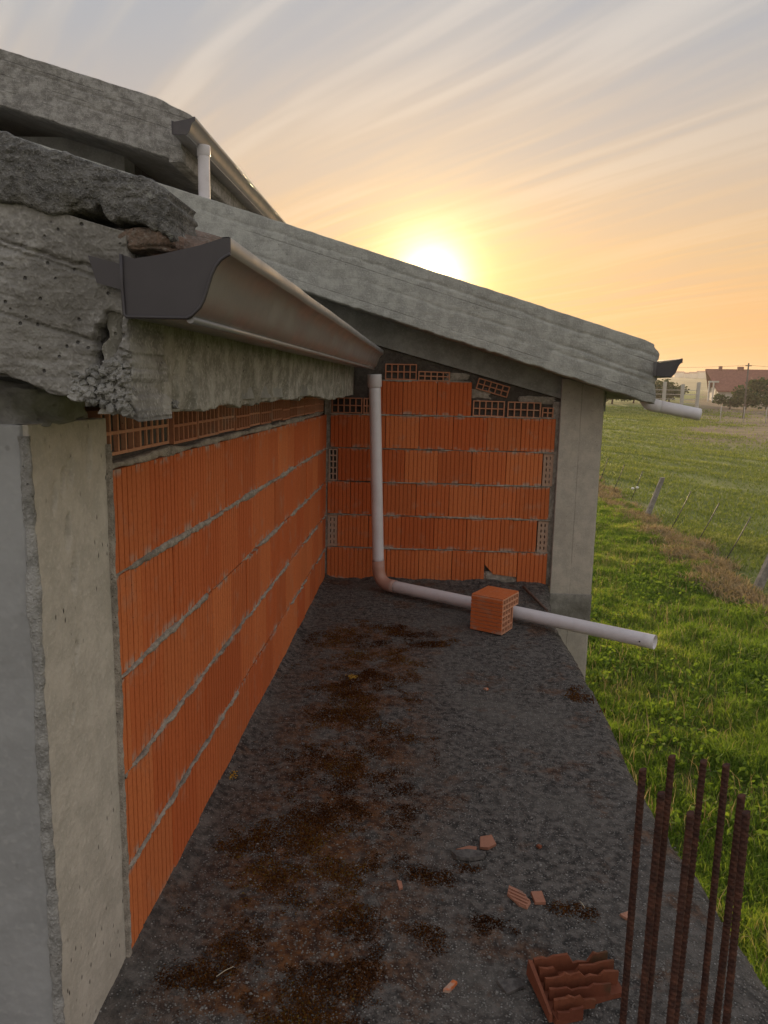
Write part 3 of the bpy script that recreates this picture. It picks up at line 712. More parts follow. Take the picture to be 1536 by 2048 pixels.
# --- near roof, over the long wall
YN = 1.25; EX = -.497
def zb_near(x): return 1.444-(x-EX)*SL
rn = empty('roof_slab', (EX, YN, 1.45)); tag(rn, 'crumbling near concrete roof edge at the left, with pebbly crest and broken corner', 'roof')
HN = .30
def dispN(u, v, P):
    d = .003*fbm(P[..., 0]*7, P[..., 2]*9, 0, 5, 121)+.0028*fbm(P[..., 0]*30, P[..., 2]*45, 0, 6, 122, .6)-.004*np.clip(fbm(P[..., 0]*9, P[..., 2]*16, 0, 5, 128)*5-.6, 0, 1)
    d = d+cracks(u, v, P, [(.86, -.1), (.50, -.05)], .009, .0025, HN, 130)
    # hollow broken out of the lower corner
    qx, qz = (P[..., 0]-(-.530)+.35*(P[..., 2]-1.58)*-1)/.019, (P[..., 2]-1.578)/.040
    d = d-.10*np.exp(-np.clip(qx**2+qz**2+.9*fbm(P[..., 0]*45, P[..., 2]*45, 0, 4, 129), 0, 9)**3)
    kx = np.clip((P[..., 0]+.60)/.06, 0, 1)*np.clip((1.56-P[..., 2])/.03, 0, 1)
    return d-kx*(.014+.010*fbm(P[..., 0]*60, P[..., 2]*60, 0, 3, 124))
def edgeN(u, v, P):
    e = np.zeros(P.shape); e[..., 2] += (.014*fbm(P[..., 0]*14, 1.0, 0, 5, 125))*(1-v)**3
    k = np.clip((u-.97)/.03, 0, 1); e[..., 0] += k*(.018*fbm(P[..., 2]*22, 3.0, 0, 4, 126))
    return e
x0 = -2.6
child('verge_face', panel('verge_face', (x0, YN, zb_near(x0)), (EX-x0, 0, -(EX-x0)*SL), (0, 0, HN), (0, -1, 0), 620, 150, dispN, .17, edgeN), M['conc_near'], rn)
roof_body('slab', EX-.02, zb_near(EX-.02)+.012, x0, YN+.15, 5.62, HN-.03, rn, 'conc_soffit')
# eave face along the gutter, ragged below
def dispE(u, v, P):
    d = .003*fbm(P[..., 1]*8, P[..., 2]*12, 0, 5, 141)+.002*fbm(P[..., 1]*50, P[..., 2]*50, 0, 4, 142)
    ch = np.clip((fbm(P[..., 1]*3.4, 4.0, 0, 5, 143)+.02)*3, 0, 1)*np.clip(1-v*2.6+.5*fbm(P[..., 1]*9, P[..., 2]*9, 0, 3, 144), 0, 1)
    near = np.clip(1-(P[..., 1]-1.25)/.17, 0, 1)
    return d-ch*.030-near*np.clip(1-v*1.5, 0, 1)*(.018+.02*fbm(P[..., 1]*50, P[..., 2]*50, 0, 3, 145))
def edgeE(u, v, P):
    e = np.zeros(P.shape); e[..., 2] += (.022*fbm(P[..., 1]*3.2, 6.0, 0, 6, 146, .6)+.006*fbm(P[..., 1]*22, 6.0, 0, 3, 148)-.004)*(1-v)**2*np.clip((5.0-P[..., 1])*2, .25, 1); return e
child('eave_face', panel('eave_face', (EX, YN+.012, 1.450), (0, 4.14, 0), (0, 0, .30), (1, 0, 0), 760, 60, dispE, .035, edgeE), M['conc_eave'], rn)
# pebbly dark crest on the verge
def dispC(u, v, P):
    b = np.sqrt(np.clip(1-(2*v-1)**2, 0, 1)); b = b**.5; return .011*b+.004*b*fbm(P[..., 0]*16, P[..., 2]*16, 0, 4, 151)+.009*np.abs(fbm(P[..., 0]*75, P[..., 2]*75, 0, 3, 152))
def edgeC(u, v, P):
    e = np.zeros(P.shape); e[..., 2] += (.026*(1-v)+.002)*fbm(P[..., 0]*14, v*2, 0, 5, 153)+.005*fbm(P[..., 0]*60, v*4, 0, 3, 154); e[..., 2] -= np.clip((u-.99)/.01, 0, 1)**2*.008*v
    e[..., 2] += (1-v)*.034*np.clip((P[..., 0]+.58)/.05, 0, 1)*(.8+.6*fbm(P[..., 0]*40, 7, 0, 4, 156))
    e[..., 0] += np.clip((u-.95)/.05, 0, 1)*.010*fbm(P[..., 2]*30, 5, 0, 3, 155); return e
xe = -.415
zc = lambda x: 1.452+.283-(x-EX)*SL
child('verge_crest', panel('verge_crest', (x0, YN-.003, zc(x0)), (xe-x0, 0, -(xe-x0)*SL), (0, 0, .104), (0, -1, 0), 620, 46, dispC, .14, edgeC), M['crest'], rn)
# broken-out aggregate in the corner
def stones_mesh(name, cen, seed):
    bmA = bmesh.new(); rg = random.Random(seed)
    for (x, y, z, s) in cen:
        r0 = bmesh.ops.create_icosphere(bmA, subdivisions=2 if rg.random() < .3 else 1, radius=1.0)
        ax = Vector((rg.uniform(.7, 1.3), rg.uniform(.6, 1.1), rg.uniform(.6, 1.0))); sd = rg.randrange(1000); rot = Matrix.Rotation(rg.uniform(0, 6), 3, Vector((rg.random(), rg.random(), rg.random()+.1)).normalized())
        Pn = np.array([v.co[:] for v in r0['verts']]); kk = 1+.5*vnoise(Pn[:, 0]*1.6+sd, Pn[:, 1]*1.6, Pn[:, 2]*1.6, sd)
        for v, k1 in zip(r0['verts'], kk):
            p = v.co.copy(); v.co = rot @ Vector((p.x*ax.x, p.y*ax.y, p.z*ax.z))*s*float(k1)+Vector((x, y, z))
    return bm_mesh(name, bmA, False)
rg = random.Random(5); cen = []
for k in range(190):
    t = rg.random(); x = -.60+.10*rg.random()**.8; z = zb_near(x)+rg.uniform(0, .105)*(.35+.65*(x+.60)/.10)
    cen.append((x, YN+.006+rg.uniform(-.004, .01), z, rg.uniform(.004, .0105)))
for k in range(150):
    yv = YN+rg.random()**1.6*.26; cen.append((EX-.010+rg.uniform(-.008, .006), yv, 1.452+rg.uniform(-.006, .07)*(1-(yv-YN)/.30), rg.uniform(.004, .0095)))
st = child('loose_aggregate', stones_mesh('loose_aggregate', cen, 9), M['honey'], rn); tag(st, kind='stuff')
# clay tiles of the last row, ends over the gutter
def tile_me(length, r, th, seed):
    na, nl = 17, 14; a = np.linspace(0, np.pi, na)[None]; l = np.linspace(0, 1, nl)[:, None]
    rr_ = r*(1-.12*l)+.0015*fbm(a*2+seed, l*6, 0, 3, seed)
    O = np.stack([np.broadcast_to(-l*length+.006*fbm(a*3, seed*1.0, 0, 3, seed)*(1-l), rr_.shape), np.cos(a)*rr_, np.sin(a)*rr_], -1)
    I = np.stack([O[..., 0], np.cos(a)*(rr_-th), np.sin(a)*(rr_-th)], -1)
    G = np.concatenate([O, I[:, ::-1], O[:, :1]], 1); me = grid_mesh('roof_tile', G, True, True)
    bm = bmesh.new(); bm.from_mesh(me); bmesh.ops.holes_fill(bm, edges=[e for e in bm.edges if e.is_boundary]); bmesh.ops.recalc_face_normals(bm, faces=bm.faces[:]); bm.to_mesh(me); bm.free()
    me.materials.append(M['tile']); return me
tm = [tile_me(.40, .075, .013, k) for k in range(3)]
sl_a = math.atan(SL)
for k in range(19):
    yv = 1.47+k*.205
    if yv > 5.1: break
    place('roof_tile', tm[k % 3], rn, (-.405+random.uniform(-.015, .015), yv, 1.702+random.uniform(-.004, .006)), (0, sl_a, random.uniform(-.05, .05)))
rubble('tile_mortar', rn, -.46, 1.285, 1.735, .05, .04, .020, 'tile', 14)
place('roof_tile', tile_me(.085, .062, .013, 7), rn, (-.392, 1.335, 1.690), (0, sl_a, .03))
bm = bmesh.new(); add_hex(bm, [(-3.2, 1.69, -.2), (WX-.17, 1.69, -.2), (WX-.17, 5.6, -.2), (-3.2, 5.6, -.2), (-3.2, 1.69, zb_near(-3.2)+.06), (WX-.17, 1.69, zb_near(WX-.17)+.06), (WX-.17, 5.6, zb_near(WX-.17)+.06), (-3.2, 5.6, zb_near(-3.2)+.06)])
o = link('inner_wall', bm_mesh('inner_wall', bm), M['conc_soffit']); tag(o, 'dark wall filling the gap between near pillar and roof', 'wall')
# --- upper roof further up the house
YU = 5.85; UX = -1.86
def zb_up(x): return 3.155-(x-UX)*.285
ru = empty('roof_slab', (UX, YU, 3.1)); tag(ru, 'highest concrete roof slab at upper left, with worn rounded corner', 'roof')
HU = .40
dispU = lambda u, v, P: .008*fbm(P[..., 0]*5, P[..., 2]*8, 0, 5, 161)+.004*fbm(P[..., 0]*26, P[..., 2]*26, 0, 4, 162)+cracks(u, v, P, [(.72, 0), (.45, 0)], .010, .006, HU, 170)
def edgeU(u, v, P):
    e = np.zeros(P.shape); e[..., 2] += .008*fbm(P[..., 0]*18, 1.0, 0, 5, 163)*(1-v)**6+.004*fbm(P[..., 0]*12, 2.0, 0, 4, 164)*v**6
    k = np.clip((u-.985)/.015, 0, 1); e[..., 2] -= np.clip((u-.96)/.04, 0, 1)**2*.06*v**3
    e[..., 0] += k*(.02*fbm(P[..., 2]*14, 3.0, 0, 4, 165)+.10*np.clip((v-.55)/.2, 0, 1)-.04*np.clip((v-.85)/.15, 0, 1)); return e
x0 = -7.0
child('verge_face', panel('verge_face', (x0, YU, zb_up(x0)), (UX-x0, 0, -(UX-x0)*.285), (0, 0, HU), (0, -1, 0), 620, 46, dispU, .10, edgeU), M['conc_near'], ru)
z_hi = zb_up(x0); bm = bmesh.new(); xl = UX-.02; zl = zb_up(xl)+.012
add_hex(bm, [(x0, YU+.06, z_hi), (xl, YU+.06, zl), (xl, 11, zl), (x0, 11, z_hi), (x0, YU+.06, z_hi+HU-.03), (xl, YU+.06, zl+HU-.03), (xl, 11, zl+HU-.03), (x0, 11, z_hi+HU-.03)])
child('slab', bm_mesh('slab', bm), M['conc_soffit'], ru)
dispE2 = lambda u, v, P: .006*fbm(P[..., 1]*5, P[..., 2]*9, 0, 5, 166)+.003*fbm(P[..., 1]*26, P[..., 2]*26, 0, 4, 167)
child('eave_face', panel('eave_face', (UX, YU+.003, 3.155), (0, 5.1, 0), (0, 0, .30), (1, 0, 0), 260, 30, dispE2, .10), M['conc_near'], ru)
uw = empty('upper_wall', (-4, 6.4, 2)); tag(uw, 'shaded grey wall under the highest roof slab at upper left', 'wall')
child('front_wall', box_mesh('front_wall', -7, -2.52, 6.40, 6.62, 2.0, 3.50), M['conc_soffit'], uw)
child('side_wall', box_mesh('side_wall', -2.78, -2.524, 6.622, 11, 2.0, 3.42), M['mortar_and_shade'], uw)  # shade under the eave is painted in by this dark colour

# ------------------------------------------------------------------ gutters
def gutter(label, x0, z0, y0, y1, dx, dz, sc=1.0, cap=True):
    """sheet-metal gutter with ogee front, running along y"""
    e = empty('roof_gutter', (x0, y0, z0)); tag(e, label, 'gutter')
    prof = [(.0, .098), (.0, .05), (.002, .004), (.006, .0), (.06, .0), (.106, .0), (.114, .004)]
    prof += [(.128, .017), (.1345, .029), (.1385, .040), (.1425, .052), (.1475, .067), (.1545, .081), (.163, .0915), (.172, .0975)]
    prof += [(.1765, .0995), (.1785, .1005), (.1785, .1262), (.1765, .1280), (.165, .1270), (.163, .122)]
    n = len(prof); ns = 40; th = .0016
    P = np.zeros((ns, 2*n+1, 3))
    pr_ = np.array(prof)*sc; tg = np.gradient(pr_, axis=0); nr = np.stack([-tg[:, 1], tg[:, 0]], 1); nr /= np.linalg.norm(nr, axis=1)[:, None]
    inn = pr_+nr*th
    s = np.linspace(0, 1, ns); yv = y0+s*(y1-y0)
    wob = .0018*fbm(yv*2.3, x0*3, 0, 3, 7)
    for k in range(n):
        for arr, col_ in ((pr_, k), (inn, 2*n-1-k)):
            P[:, col_] = np.stack([x0+arr[k, 0]+dx*s+wob*(arr[k, 1]/.12), yv, z0+arr[k, 1]+dz*s+wob], -1)
    P[:, 2*n] = P[:, 0]
    child('trough', grid_mesh('trough', P, False, True), M['gutter'], e)
    child('bottom_bead', sweep('bottom_bead', [(x0+.110*sc+dx*q, y0+(y1-y0)*q, z0-.002+dz*q) for q in np.linspace(0, 1, 12)], .0065*sc, 10, 0), M['gutter'], e)
    if cap:
        bm = bmesh.new(); ring = [(a, b) for a, b in pr_[:-3]]+[(pr_[-2][0], pr_[-2][1]-.002), (.13*sc, .114*sc), (.06*sc, .098*sc), (.02*sc, .092*sc)]
        f0 = [bm.verts.new((x0+a, y0-.002, z0+b)) for a, b in ring]; f1 = [bm.verts.new((x0+a, y0+.0005, z0+b)) for a, b in ring]
        bm.faces.new(f0); bm.faces.new(f1[::-1])
        for i in range(len(ring)): j = (i+1) % len(ring); bm.faces.new((f0[j], f0[i], f1[i], f1[j]))
        bmesh.ops.recalc_face_normals(bm, faces=bm.faces[:])
        child('end_cap', bm_mesh('end_cap', bm), M['gutter_dark'], e)
        # soldered seam round the cap
        seam = [(x0+a*1.0, y0-.004, z0+b) for a, b in pr_[:-4]]
        child('solder_seam', sweep('solder_seam', seam, .0028*sc, 8, 0), M['gutter_dark'], e)
    return e
g1 = gutter('brown sheet-metal gutter along the eave above the long brick wall', -.492, 1.607, 1.225, 5.40, .028, .035)
bm = bmesh.new(); add_hex(bm, [(-.540, 1.236, 1.662), (-.494, 1.222, 1.650), (-.494, 1.226, 1.650), (-.535, 1.243, 1.664), (-.555, 1.240, 1.706), (-.494, 1.222, 1.690), (-.494, 1.226, 1.690), (-.555, 1.244, 1.706)])
child('flashing', bm_mesh('flashing', bm), M['gutter_dark'], g1)
g2 = gutter('short dark gutter end poking out at the low right tip of the back roof', 1.575, 1.622, 5.18, 12.4, 0, .03, .95)
g3 = gutter('gutter along the highest roof, its face glowing against the sky', -1.855, 3.275, 5.62, 11.0, 0, .05, .95)

# ------------------------------------------------------------------ pipes
def bend(a, corner, b, r, n=10):
    a, c, b = Vector(a), Vector(corner), Vector(b); u = (a-c).normalized(); v = (b-c).normalized()
    p, q = c+u*r, c+v*r
    return [p*(1-t)**2+c*2*t*(1-t)+q*t*t for t in [k/n for k in range(n+1)]]
dp = empty('downpipe', (-.29, 5.38, 0)); tag(dp, 'grey plastic downpipe in the corner, bending out along the terrace floor', 'pipe')
A, Cn, Bp = Vector((-.345, 5.36, 1.60)), Vector((-.288, 5.40, .055)), Vector((1.395, 4.205, .075))
RP = .0425
child('upright', sweep('upright', [A.lerp(Cn, t) for t in np.linspace(.05, .90, 30)], RP, 28), M['pvc'], dp)
child('socket', sweep('socket', [A.lerp(Cn, t) for t in (.0, .012, .055, .060)], [RP+.008, RP+.008, RP+.008, RP+.003], 28), M['pvc'], dp)
el = bend(A.lerp(Cn, .885), Cn, Cn.lerp(Bp, .075), .12, 12)
child('elbow', sweep('elbow', [A.lerp(Cn, .885)]+el+[Cn.lerp(Bp, .078)], RP+.0045, 28), M['pvc_elbow'], dp)
child('floor_run', sweep('floor_run', [Cn.lerp(Bp, t)+Vector((0, 0, .008*math.sin(t*3.1)*0)) for t in np.linspace(.065, 1, 40)], RP, 28), M['pvc'], dp)
child('screw', sweep('screw', [Cn.lerp(Bp, .965)+Vector((-.026, -.036, 0)), Cn.lerp(Bp, .965)+Vector((-.031, -.042, 0))], .004, 8, 0), M['gutter_dark'], dp)
sp = empty('downpipe', (1.60, 5.45, 1.4)); tag(sp, 'short pale outlet pipe under the low right tip of the back roof', 'pipe')
A2, C2, B2 = Vector((1.585, 5.42, 1.63)), Vector((1.585, 5.42, 1.435)), Vector((1.975, 5.42, 1.365))
child('elbow', sweep('elbow', [A2]+bend(A2, C2, B2, .07, 10)+[C2.lerp(B2, .27)], RP+.003, 24), M['pvc'], sp)
child('outlet', sweep('outlet', [C2.lerp(B2, t) for t in np.linspace(.24, 1, 12)], RP, 24), M['pvc'], sp)
up = empty('downpipe', (-1.72, 5.9, 2.8)); tag(up, 'short upright pale pipe between the highest gutter and the back roof', 'pipe')
child('upright', sweep('upright', [(-1.715, 5.92, z) for z in np.linspace(3.285, 2.80, 10)], RP+.002, 24), M['pvc'], up)
child('socket', sweep('socket', [(-1.715, 5.92, z) for z in (3.29, 3.28, 3.22, 3.215)], [RP+.008, RP+.008, RP+.008, RP+.003], 24), M['pvc'], up)

# ------------------------------------------------------------------ loose hollow brick
def grooved(n, length, wall, hole_n):
    return None
def loose_brick():
    w_, h_, dlen = .245, .225, .215
    # hollow end: 6 x 6 cells, with a corner of the end knocked away
    xs, ys = lattice(6, w_, .009), lattice(6, h_, .009)
    gx_ = [-.004]+xs+[w_+.004]; ny_ = []
    mask = [[(i % 2 == 0) or (j % 2 == 0) for j in range(len(ys)-1)] for i in range(len(xs)-1)]
    for i in range(len(xs)-1):
        for j in range(len(ys)-1):
            if i >= 9 and j < 8: mask[i][j] = False
            if i in (6, 7, 8) and 3 < j < 8 and not (i == 8): mask[i][j] = (i % 2 == 0 and j % 2 == 0) if i == 7 else mask[i][j] and i != 7
    body = cells_mesh('block', xs, ys, mask, 0, dlen, lambda a, b, d: (a, d, b))
    return body, w_, h_, dlen
lb_me, w_, h_, dl = loose_brick()
ang = math.atan2(.211, .122)                        # hollow end faces right and towards the camera
lb = empty('hollow_brick', (.534, 4.44, 0), ang); lb.location.z = .004
tag(lb, 'loose hollow clay brick standing on the terrace in front of the pipe', 'brick')
link('block', lb_me, M['brick_old'], lb)
bm = bmesh.new(); n = 9                              # combed ribs on the long side and on top
for k in range(n):
    z0_ = .004+k*(h_-.004)/n; add_box(bm, -.0065, -.0003, .001, dl-.001, z0_, z0_+(h_-.004)/n-.007)
link('combed_side', bm_mesh('combed_side', bm), M['brick'], lb)
bm = bmesh.new()
for k in range(9):
    a0 = k*w_/9; add_box(bm, a0+.002, a0+w_/9-.005, .001, dl-.001, h_+.0003, h_+.0062)
link('combed_top', bm_mesh('combed_top', bm), M['brick'], lb)

# ------------------------------------------------------------------ broken brick and shards
bb = empty('broken_brick', (.435, 1.665, .0), math.radians(11)); bb.scale = (.86, .86, .95); tag(bb, 'largest broken hollow brick at the bottom, beside the rusty rebars', 'brick')
def shard_mesh(name, outline, th, seed, ribs=0, tilt=0.0):
    bm = bmesh.new(); rg = random.Random(seed)
    b = [bm.verts.new((x, y, 0)) for x, y in outline]; t = [bm.verts.new((x*rg.uniform(.94, 1), y*rg.uniform(.94, 1), th*rg.uniform(.85, 1.1))) for x, y in outline]
    bm.faces.new(b[::-1]); bm.faces.new(t)
    for i in range(len(outline)): j = (i+1) % len(outline); bm.faces.new((b[i], b[j], t[j], t[i]))
    return bm_mesh(name, bm)
# base sheet and standing webs, each with a ragged broken top
link('base_sheet', shard_mesh('base_sheet', [(-.125, .075), (-.105, -.095), (-.02, -.085), (.0, -.045), (.075, -.03), (.135, -.02), (.14, .085), (.02, .09)], .014, 2), M['brick_wet'], bb)
def web(y, xa, xb, hts, lean, seed):
    """one standing wall of the broken block, snapped off along a jagged line"""
    rg = random.Random(seed); th = .0105; bm = bmesh.new(); rows_ = []; st_ = []
    for k, hk in enumerate(hts):                    # constant height per piece, near-vertical snaps between pieces
        f0, f1 = k/len(hts), (k+1)/len(hts); st_ += [(f0+.035, hk+rg.uniform(-.002, .002)), ((f0+f1)/2+rg.uniform(-.03, .03), hk+rg.uniform(-.006, .004)), (f1-.035, hk+rg.uniform(-.002, .002))]
    for f_, h1 in st_:
        x = xa+(xb-xa)*f_; h2 = h1-rg.uniform(0, .004)
        rows_.append([bm.verts.new(p) for p in ((x, y-th/2, .010), (x+rg.uniform(-.002, .002), y-th/2+lean*h1, .012+h1), (x+rg.uniform(-.002, .002), y+th/2+lean*h2, .012+h2), (x, y+th/2, .010))])
    for a_, b_ in zip(rows_[:-1], rows_[1:]):
        for j in range(4): bm.faces.new((a_[j], a_[(j+1) % 4], b_[(j+1) % 4], b_[j]))
    bm.faces.new(rows_[0][::-1]); bm.faces.new(rows_[-1]); bmesh.ops.recalc_face_normals(bm, faces=bm.faces[:])
    link('web', bm_mesh('web', bm), M['brick_wet'], bb)
web(.083, -.118, .135, [.043, .047, .022, .045], .05, 1)
web(.050, -.112, .138, [.044, .014, .040, .045], -.03, 2)
web(.016, -.106, .136, [.040, .048, .032, .042], -.04, 3)
web(-.020, -.104, .095, [.038, .028, .037], -.05, 4)
web(-.056, -.102, .03, [.034, .040, .024], -.05, 5)
web(-.086, -.100, -.02, [.022, .030], -.05, 6)
bm = bmesh.new(); add_hex(bm, [(-.122, -.09, .008), (-.112, -.09, .008), (-.112, .086, .008), (-.128, .086, .008), (-.120, -.085, .030), (-.111, -.085, .026), (-.112, .084, .052), (-.126, .084, .054)])
link('end_wall', bm_mesh('end_wall', bm), M['brick_wet'], bb)
SG = 'brick shards scattered on the terrace'
def shard(name, label, x, y, outline, th, mat, rz=0, rx=0, ry=0, seed=1, cat='shard', group=SG, z=.004, ribs=0):
    e = shard_mesh(name, outline, th, seed); o = link(name, e, M[mat]); o.location = (x, y, z+float(slab_z(x, y))); o.rotation_euler = (rx, ry, rz); tag(o, label, cat, group)
    if ribs:
        ys_ = [p[1] for p in outline]; bm = bmesh.new()
        for k in range(ribs):
            yv = min(ys_)+(k+.6)*(max(ys_)-min(ys_))/(ribs+.6); xsn = []
            m = len(outline)
            for i in range(m):
                (xa, ya), (xb, yb) = outline[i], outline[(i+1) % m]
                if (ya-yv)*(yb-yv) < 0: xsn.append(xa+(xb-xa)*(yv-ya)/(yb-ya))
            if len(xsn) >= 2: add_box(bm, min(xsn)*.9, max(xsn)*.9, yv-.0022, yv+.0022, th*.9, th+.004)
        link('rib', bm_mesh('rib', bm), M[mat], o)
    return o
shard('brick_shard', 'ribbed pinkish brick shard, the larger of the pair lying side by side', .33, 2.008, [(-.045, .022), (-.032, -.012), (.018, -.030), (.042, -.026), (.040, .0), (.0, .022)], .008, 'shard', math.radians(-35), .12, 0, 3, ribs=4)
shard('brick_shard', 'small plain rectangular brick shard just right of the ribbed one', .388, 2.01, [(-.017, .022), (-.016, -.022), (.016, -.024), (.018, .022)], .009, 'shard', math.radians(8), .1, 0, 4)
shard('brick_shard', 'thin tapering red shard lying flat left of the grey-brown chip', .187, 2.232, [(-.035, -.004), (.03, -.012), (.038, .006), (.01, .012)], .006, 'shard', .1, .1, 0, 5)
shard('brick_shard', 'tilted grey-brown chip beside a flat dark stone', .255, 2.262, [(-.03, -.012), (-.005, -.024), (.028, -.018), (.028, .018), (-.012, .024)], .012, 'shard', .4, .35, -.1, 6, z=.012)
shard('stone_chip', 'flat dark grey stone below the thin red shard', .19, 2.19, [(-.055, .012), (-.04, -.014), (.0, -.022), (.05, -.010), (.062, .014), (.0, .022)], .014, 'stone', .05, 0, 0, 7, 'stone', None)
shard('brick_shard', 'tiny brick crumb on the right, next to the leftmost rebar', .632, 1.96, [(-.016, .006), (-.004, -.012), (.016, -.010), (.014, .010)], .009, 'shard', .3, .2, 0, 8)
shard('brick_shard', 'tiny round brick crumb up right of the grey-brown chip', .432, 2.272, [(-.009, .004), (.0, -.009), (.009, .0), (.0, .009)], .008, 'brick_wet', 0, 0, 0, 9)
shard('brick_shard', 'small reddish crumb standing in the moss, left of the ribbed shard', -.026, 2.036, [(-.007, .018), (-.004, -.014), (.008, -.010), (.007, .012)], .009, 'shard', .2, .3, 0, 10)
shard('brick_shard', 'small orange sliver near the bottom, left of the largest broken brick', .113, 1.664, [(-.018, -.014), (-.002, -.016), (.020, .012), (.008, .018)], .009, 'brick', 0, .1, 0, 11)
shard('brick_shard', 'tiny red crumb farthest away, below the loose hollow brick', .367, 3.588, [(-.012, .004), (.0, -.008), (.012, -.003), (.006, .009)], .009, 'brick', 0, 0, 0, 12)
shard('brick_shard', 'grey flat slab chip leaning against the largest broken brick', .268, 1.682, [(-.035, .012), (-.012, -.028), (.04, .0), (.03, .022)], .007, 'stone', 0, .1, 0, 13, 'stone', None)
stk_ = link('fallen_stick', sweep('fallen_stick', [(.812, 5.53, .03), (.84, 5.34, .028), (.87, 5.16, .022), (.90, 4.96, .018)], [.010, .011, .010, .008], 8, 0), M['wood']); tag(stk_, 'thin dark stick lying from the back wall to the slab edge', 'stick')
for nm, x, y, l, a, lab in (('straw', -.465, 1.664, .05, .8, 'pale straw on the dark slab near the wall foot'), ('straw', .512, 1.985, .03, 1.9, 'short pale straw right of the brick shard pair')):
    d = Vector((math.cos(a), math.sin(a), 0))*l/2; z = .012+float(slab_z(x, y))
    o = link(nm, sweep(nm, [Vector((x, y, z))-d, Vector((x, y, z+.003)), Vector((x, y, z))+d], .0011, 6, 0), M['straw']); tag(o, lab, 'straw')

# moss cushions and pebbles
n = 420000
mx = RNG.uniform(-.70, .92, n); my = 1.25+(RNG.uniform(0, 1, n)**1.35)*4.1
cen = [(-.16, 4.38, .32, .22), (-.5, 4.25, .22, .2), (.15, 4.26, .18, .12), (-.32, 3.3, .16, .5), (-.27, 2.7, .16, .35), (-.33, 2.35, .18, .25), (-.1, 2.2, .14, .14), (-.42, 2.08, .16, .14), (-.17, 1.87, .14, .12), (-.22, 1.66, .2, .14), (.03, 1.84, .08, .08), (.06, 2.1, .1, .06), (.19, 2.14, .09, .05), (.47, 1.97, .08, .06), (.86, 3.55, .09, .22), (-.5, 1.65, .14, .08), (-.54, 2.2, .12, .14), (-.2, 1.5, .25, .1), (.25, 1.9, .1, .06)]
infl = np.zeros(n)
for (cx_, cy_, rx_, ry_) in cen: infl = np.maximum(infl, 1-np.sqrt(((mx-cx_)/rx_/1.25)**2+((my-cy_)/ry_/1.25)**2))
f = fbm(mx*9, my*9, 0, 5, 301, .6)
bnd = np.exp(-((mx+.28)/.30)**4)*np.clip((4.7-my)/.5, 0, 1)
infl = np.maximum(infl, .42*bnd)
sc_ = f+infl*1.1+RNG.normal(0, .10, n)
keep = (sc_ > .54) & (infl > .02)
mx, my, fk = mx[keep][:110000], my[keep][:110000], (f+infl*1.1)[keep][:110000]
mz = slab_z(mx, my)
hh = (.0025+.007*np.clip(fk-.52, 0, .8))*RNG.uniform(.5, 1.3, len(mx))
o = blades('moss', mx, my, mz, hh, RNG.uniform(.004, .008, len(mx)), RNG.uniform(.1, .7, len(mx)), np.clip(RNG.normal(.42, .25, len(mx))+.5*fbm(mx*4, my*4, 0, 3, 302), 0, 1), M['moss'], 11)
tag(o, 'rust-brown moss cushions creeping over the dark terrace slab', 'moss', kind='stuff')
n = 45000
qx = RNG.uniform(-.70, .93, n); qy = 1.25+(RNG.uniform(0, 1, n)**1.6)*4.4
k = qx < slab_edge(qy)-.02; qx, qy = qx[k], qy[k]
o = link('gravel', lumps('gravel', np.stack([qx, qy, slab_z(qx, qy)+.0005], -1), RNG.uniform(.0012, .0036, len(qx))*np.where(RNG.random(len(qx)) > .97, 2.0, 1), 5), concrete('pebble_grit', (.24, .225, .21), (.12, .11, .10), (.42, .40, .37), 6, .2, bstr=.1))
tag(o, 'pale grit and pebbles standing out of the dark slab', 'grit', kind='stuff')
for x, y, lab in ((-.322, 3.658, 'yellow lichen spot in the middle of the slab, below the pipe'), (-.705, 2.63, 'yellow lichen spot at the foot of the long brick wall')):
    o = link('lichen', lumps('lichen', np.stack([x+RNG.normal(0, .012, 60), y+RNG.normal(0, .016, 60), np.full(60, .010+float(slab_z(x, y)))], -1), RNG.uniform(.002, .005, 60), 6), M['lichen_y']); tag(o, lab, 'lichen')

# ------------------------------------------------------------------ rebars
def rebar_me():
    r, L = .0064, 1.75; bm = bmesh.new(); seg = 12; nz = 420; V = []
    for k in range(nz+1):
        z = -.9+L*k/nz; row = []
        for j in range(seg):
            a = 2*math.pi*j/seg; ph = (z/.0125+ (j/seg)*.9) % 1.0
            rr_ = r+(.0015 if ph < .36 else 0)*(1 if (j % 6) else .4)+(.0008 if j % 6 == 0 else 0)
            row.append(bm.verts.new((math.cos(a)*rr_, math.sin(a)*rr_, z)))
        V.append(row)
    for k in range(nz):
        for j in range(seg): bm.faces.new((V[k][j], V[k][(j+1) % seg], V[k+1][(j+1) % seg], V[k+1][j]))
    bm.faces.new(V[-1]); bm.faces.new(V[0][::-1])
    for v in V[-1]: v.co.z += v.co.x*.35
    me = bm_mesh('rebar', bm); me.materials.append(M['rust']); return me
rme = rebar_me()
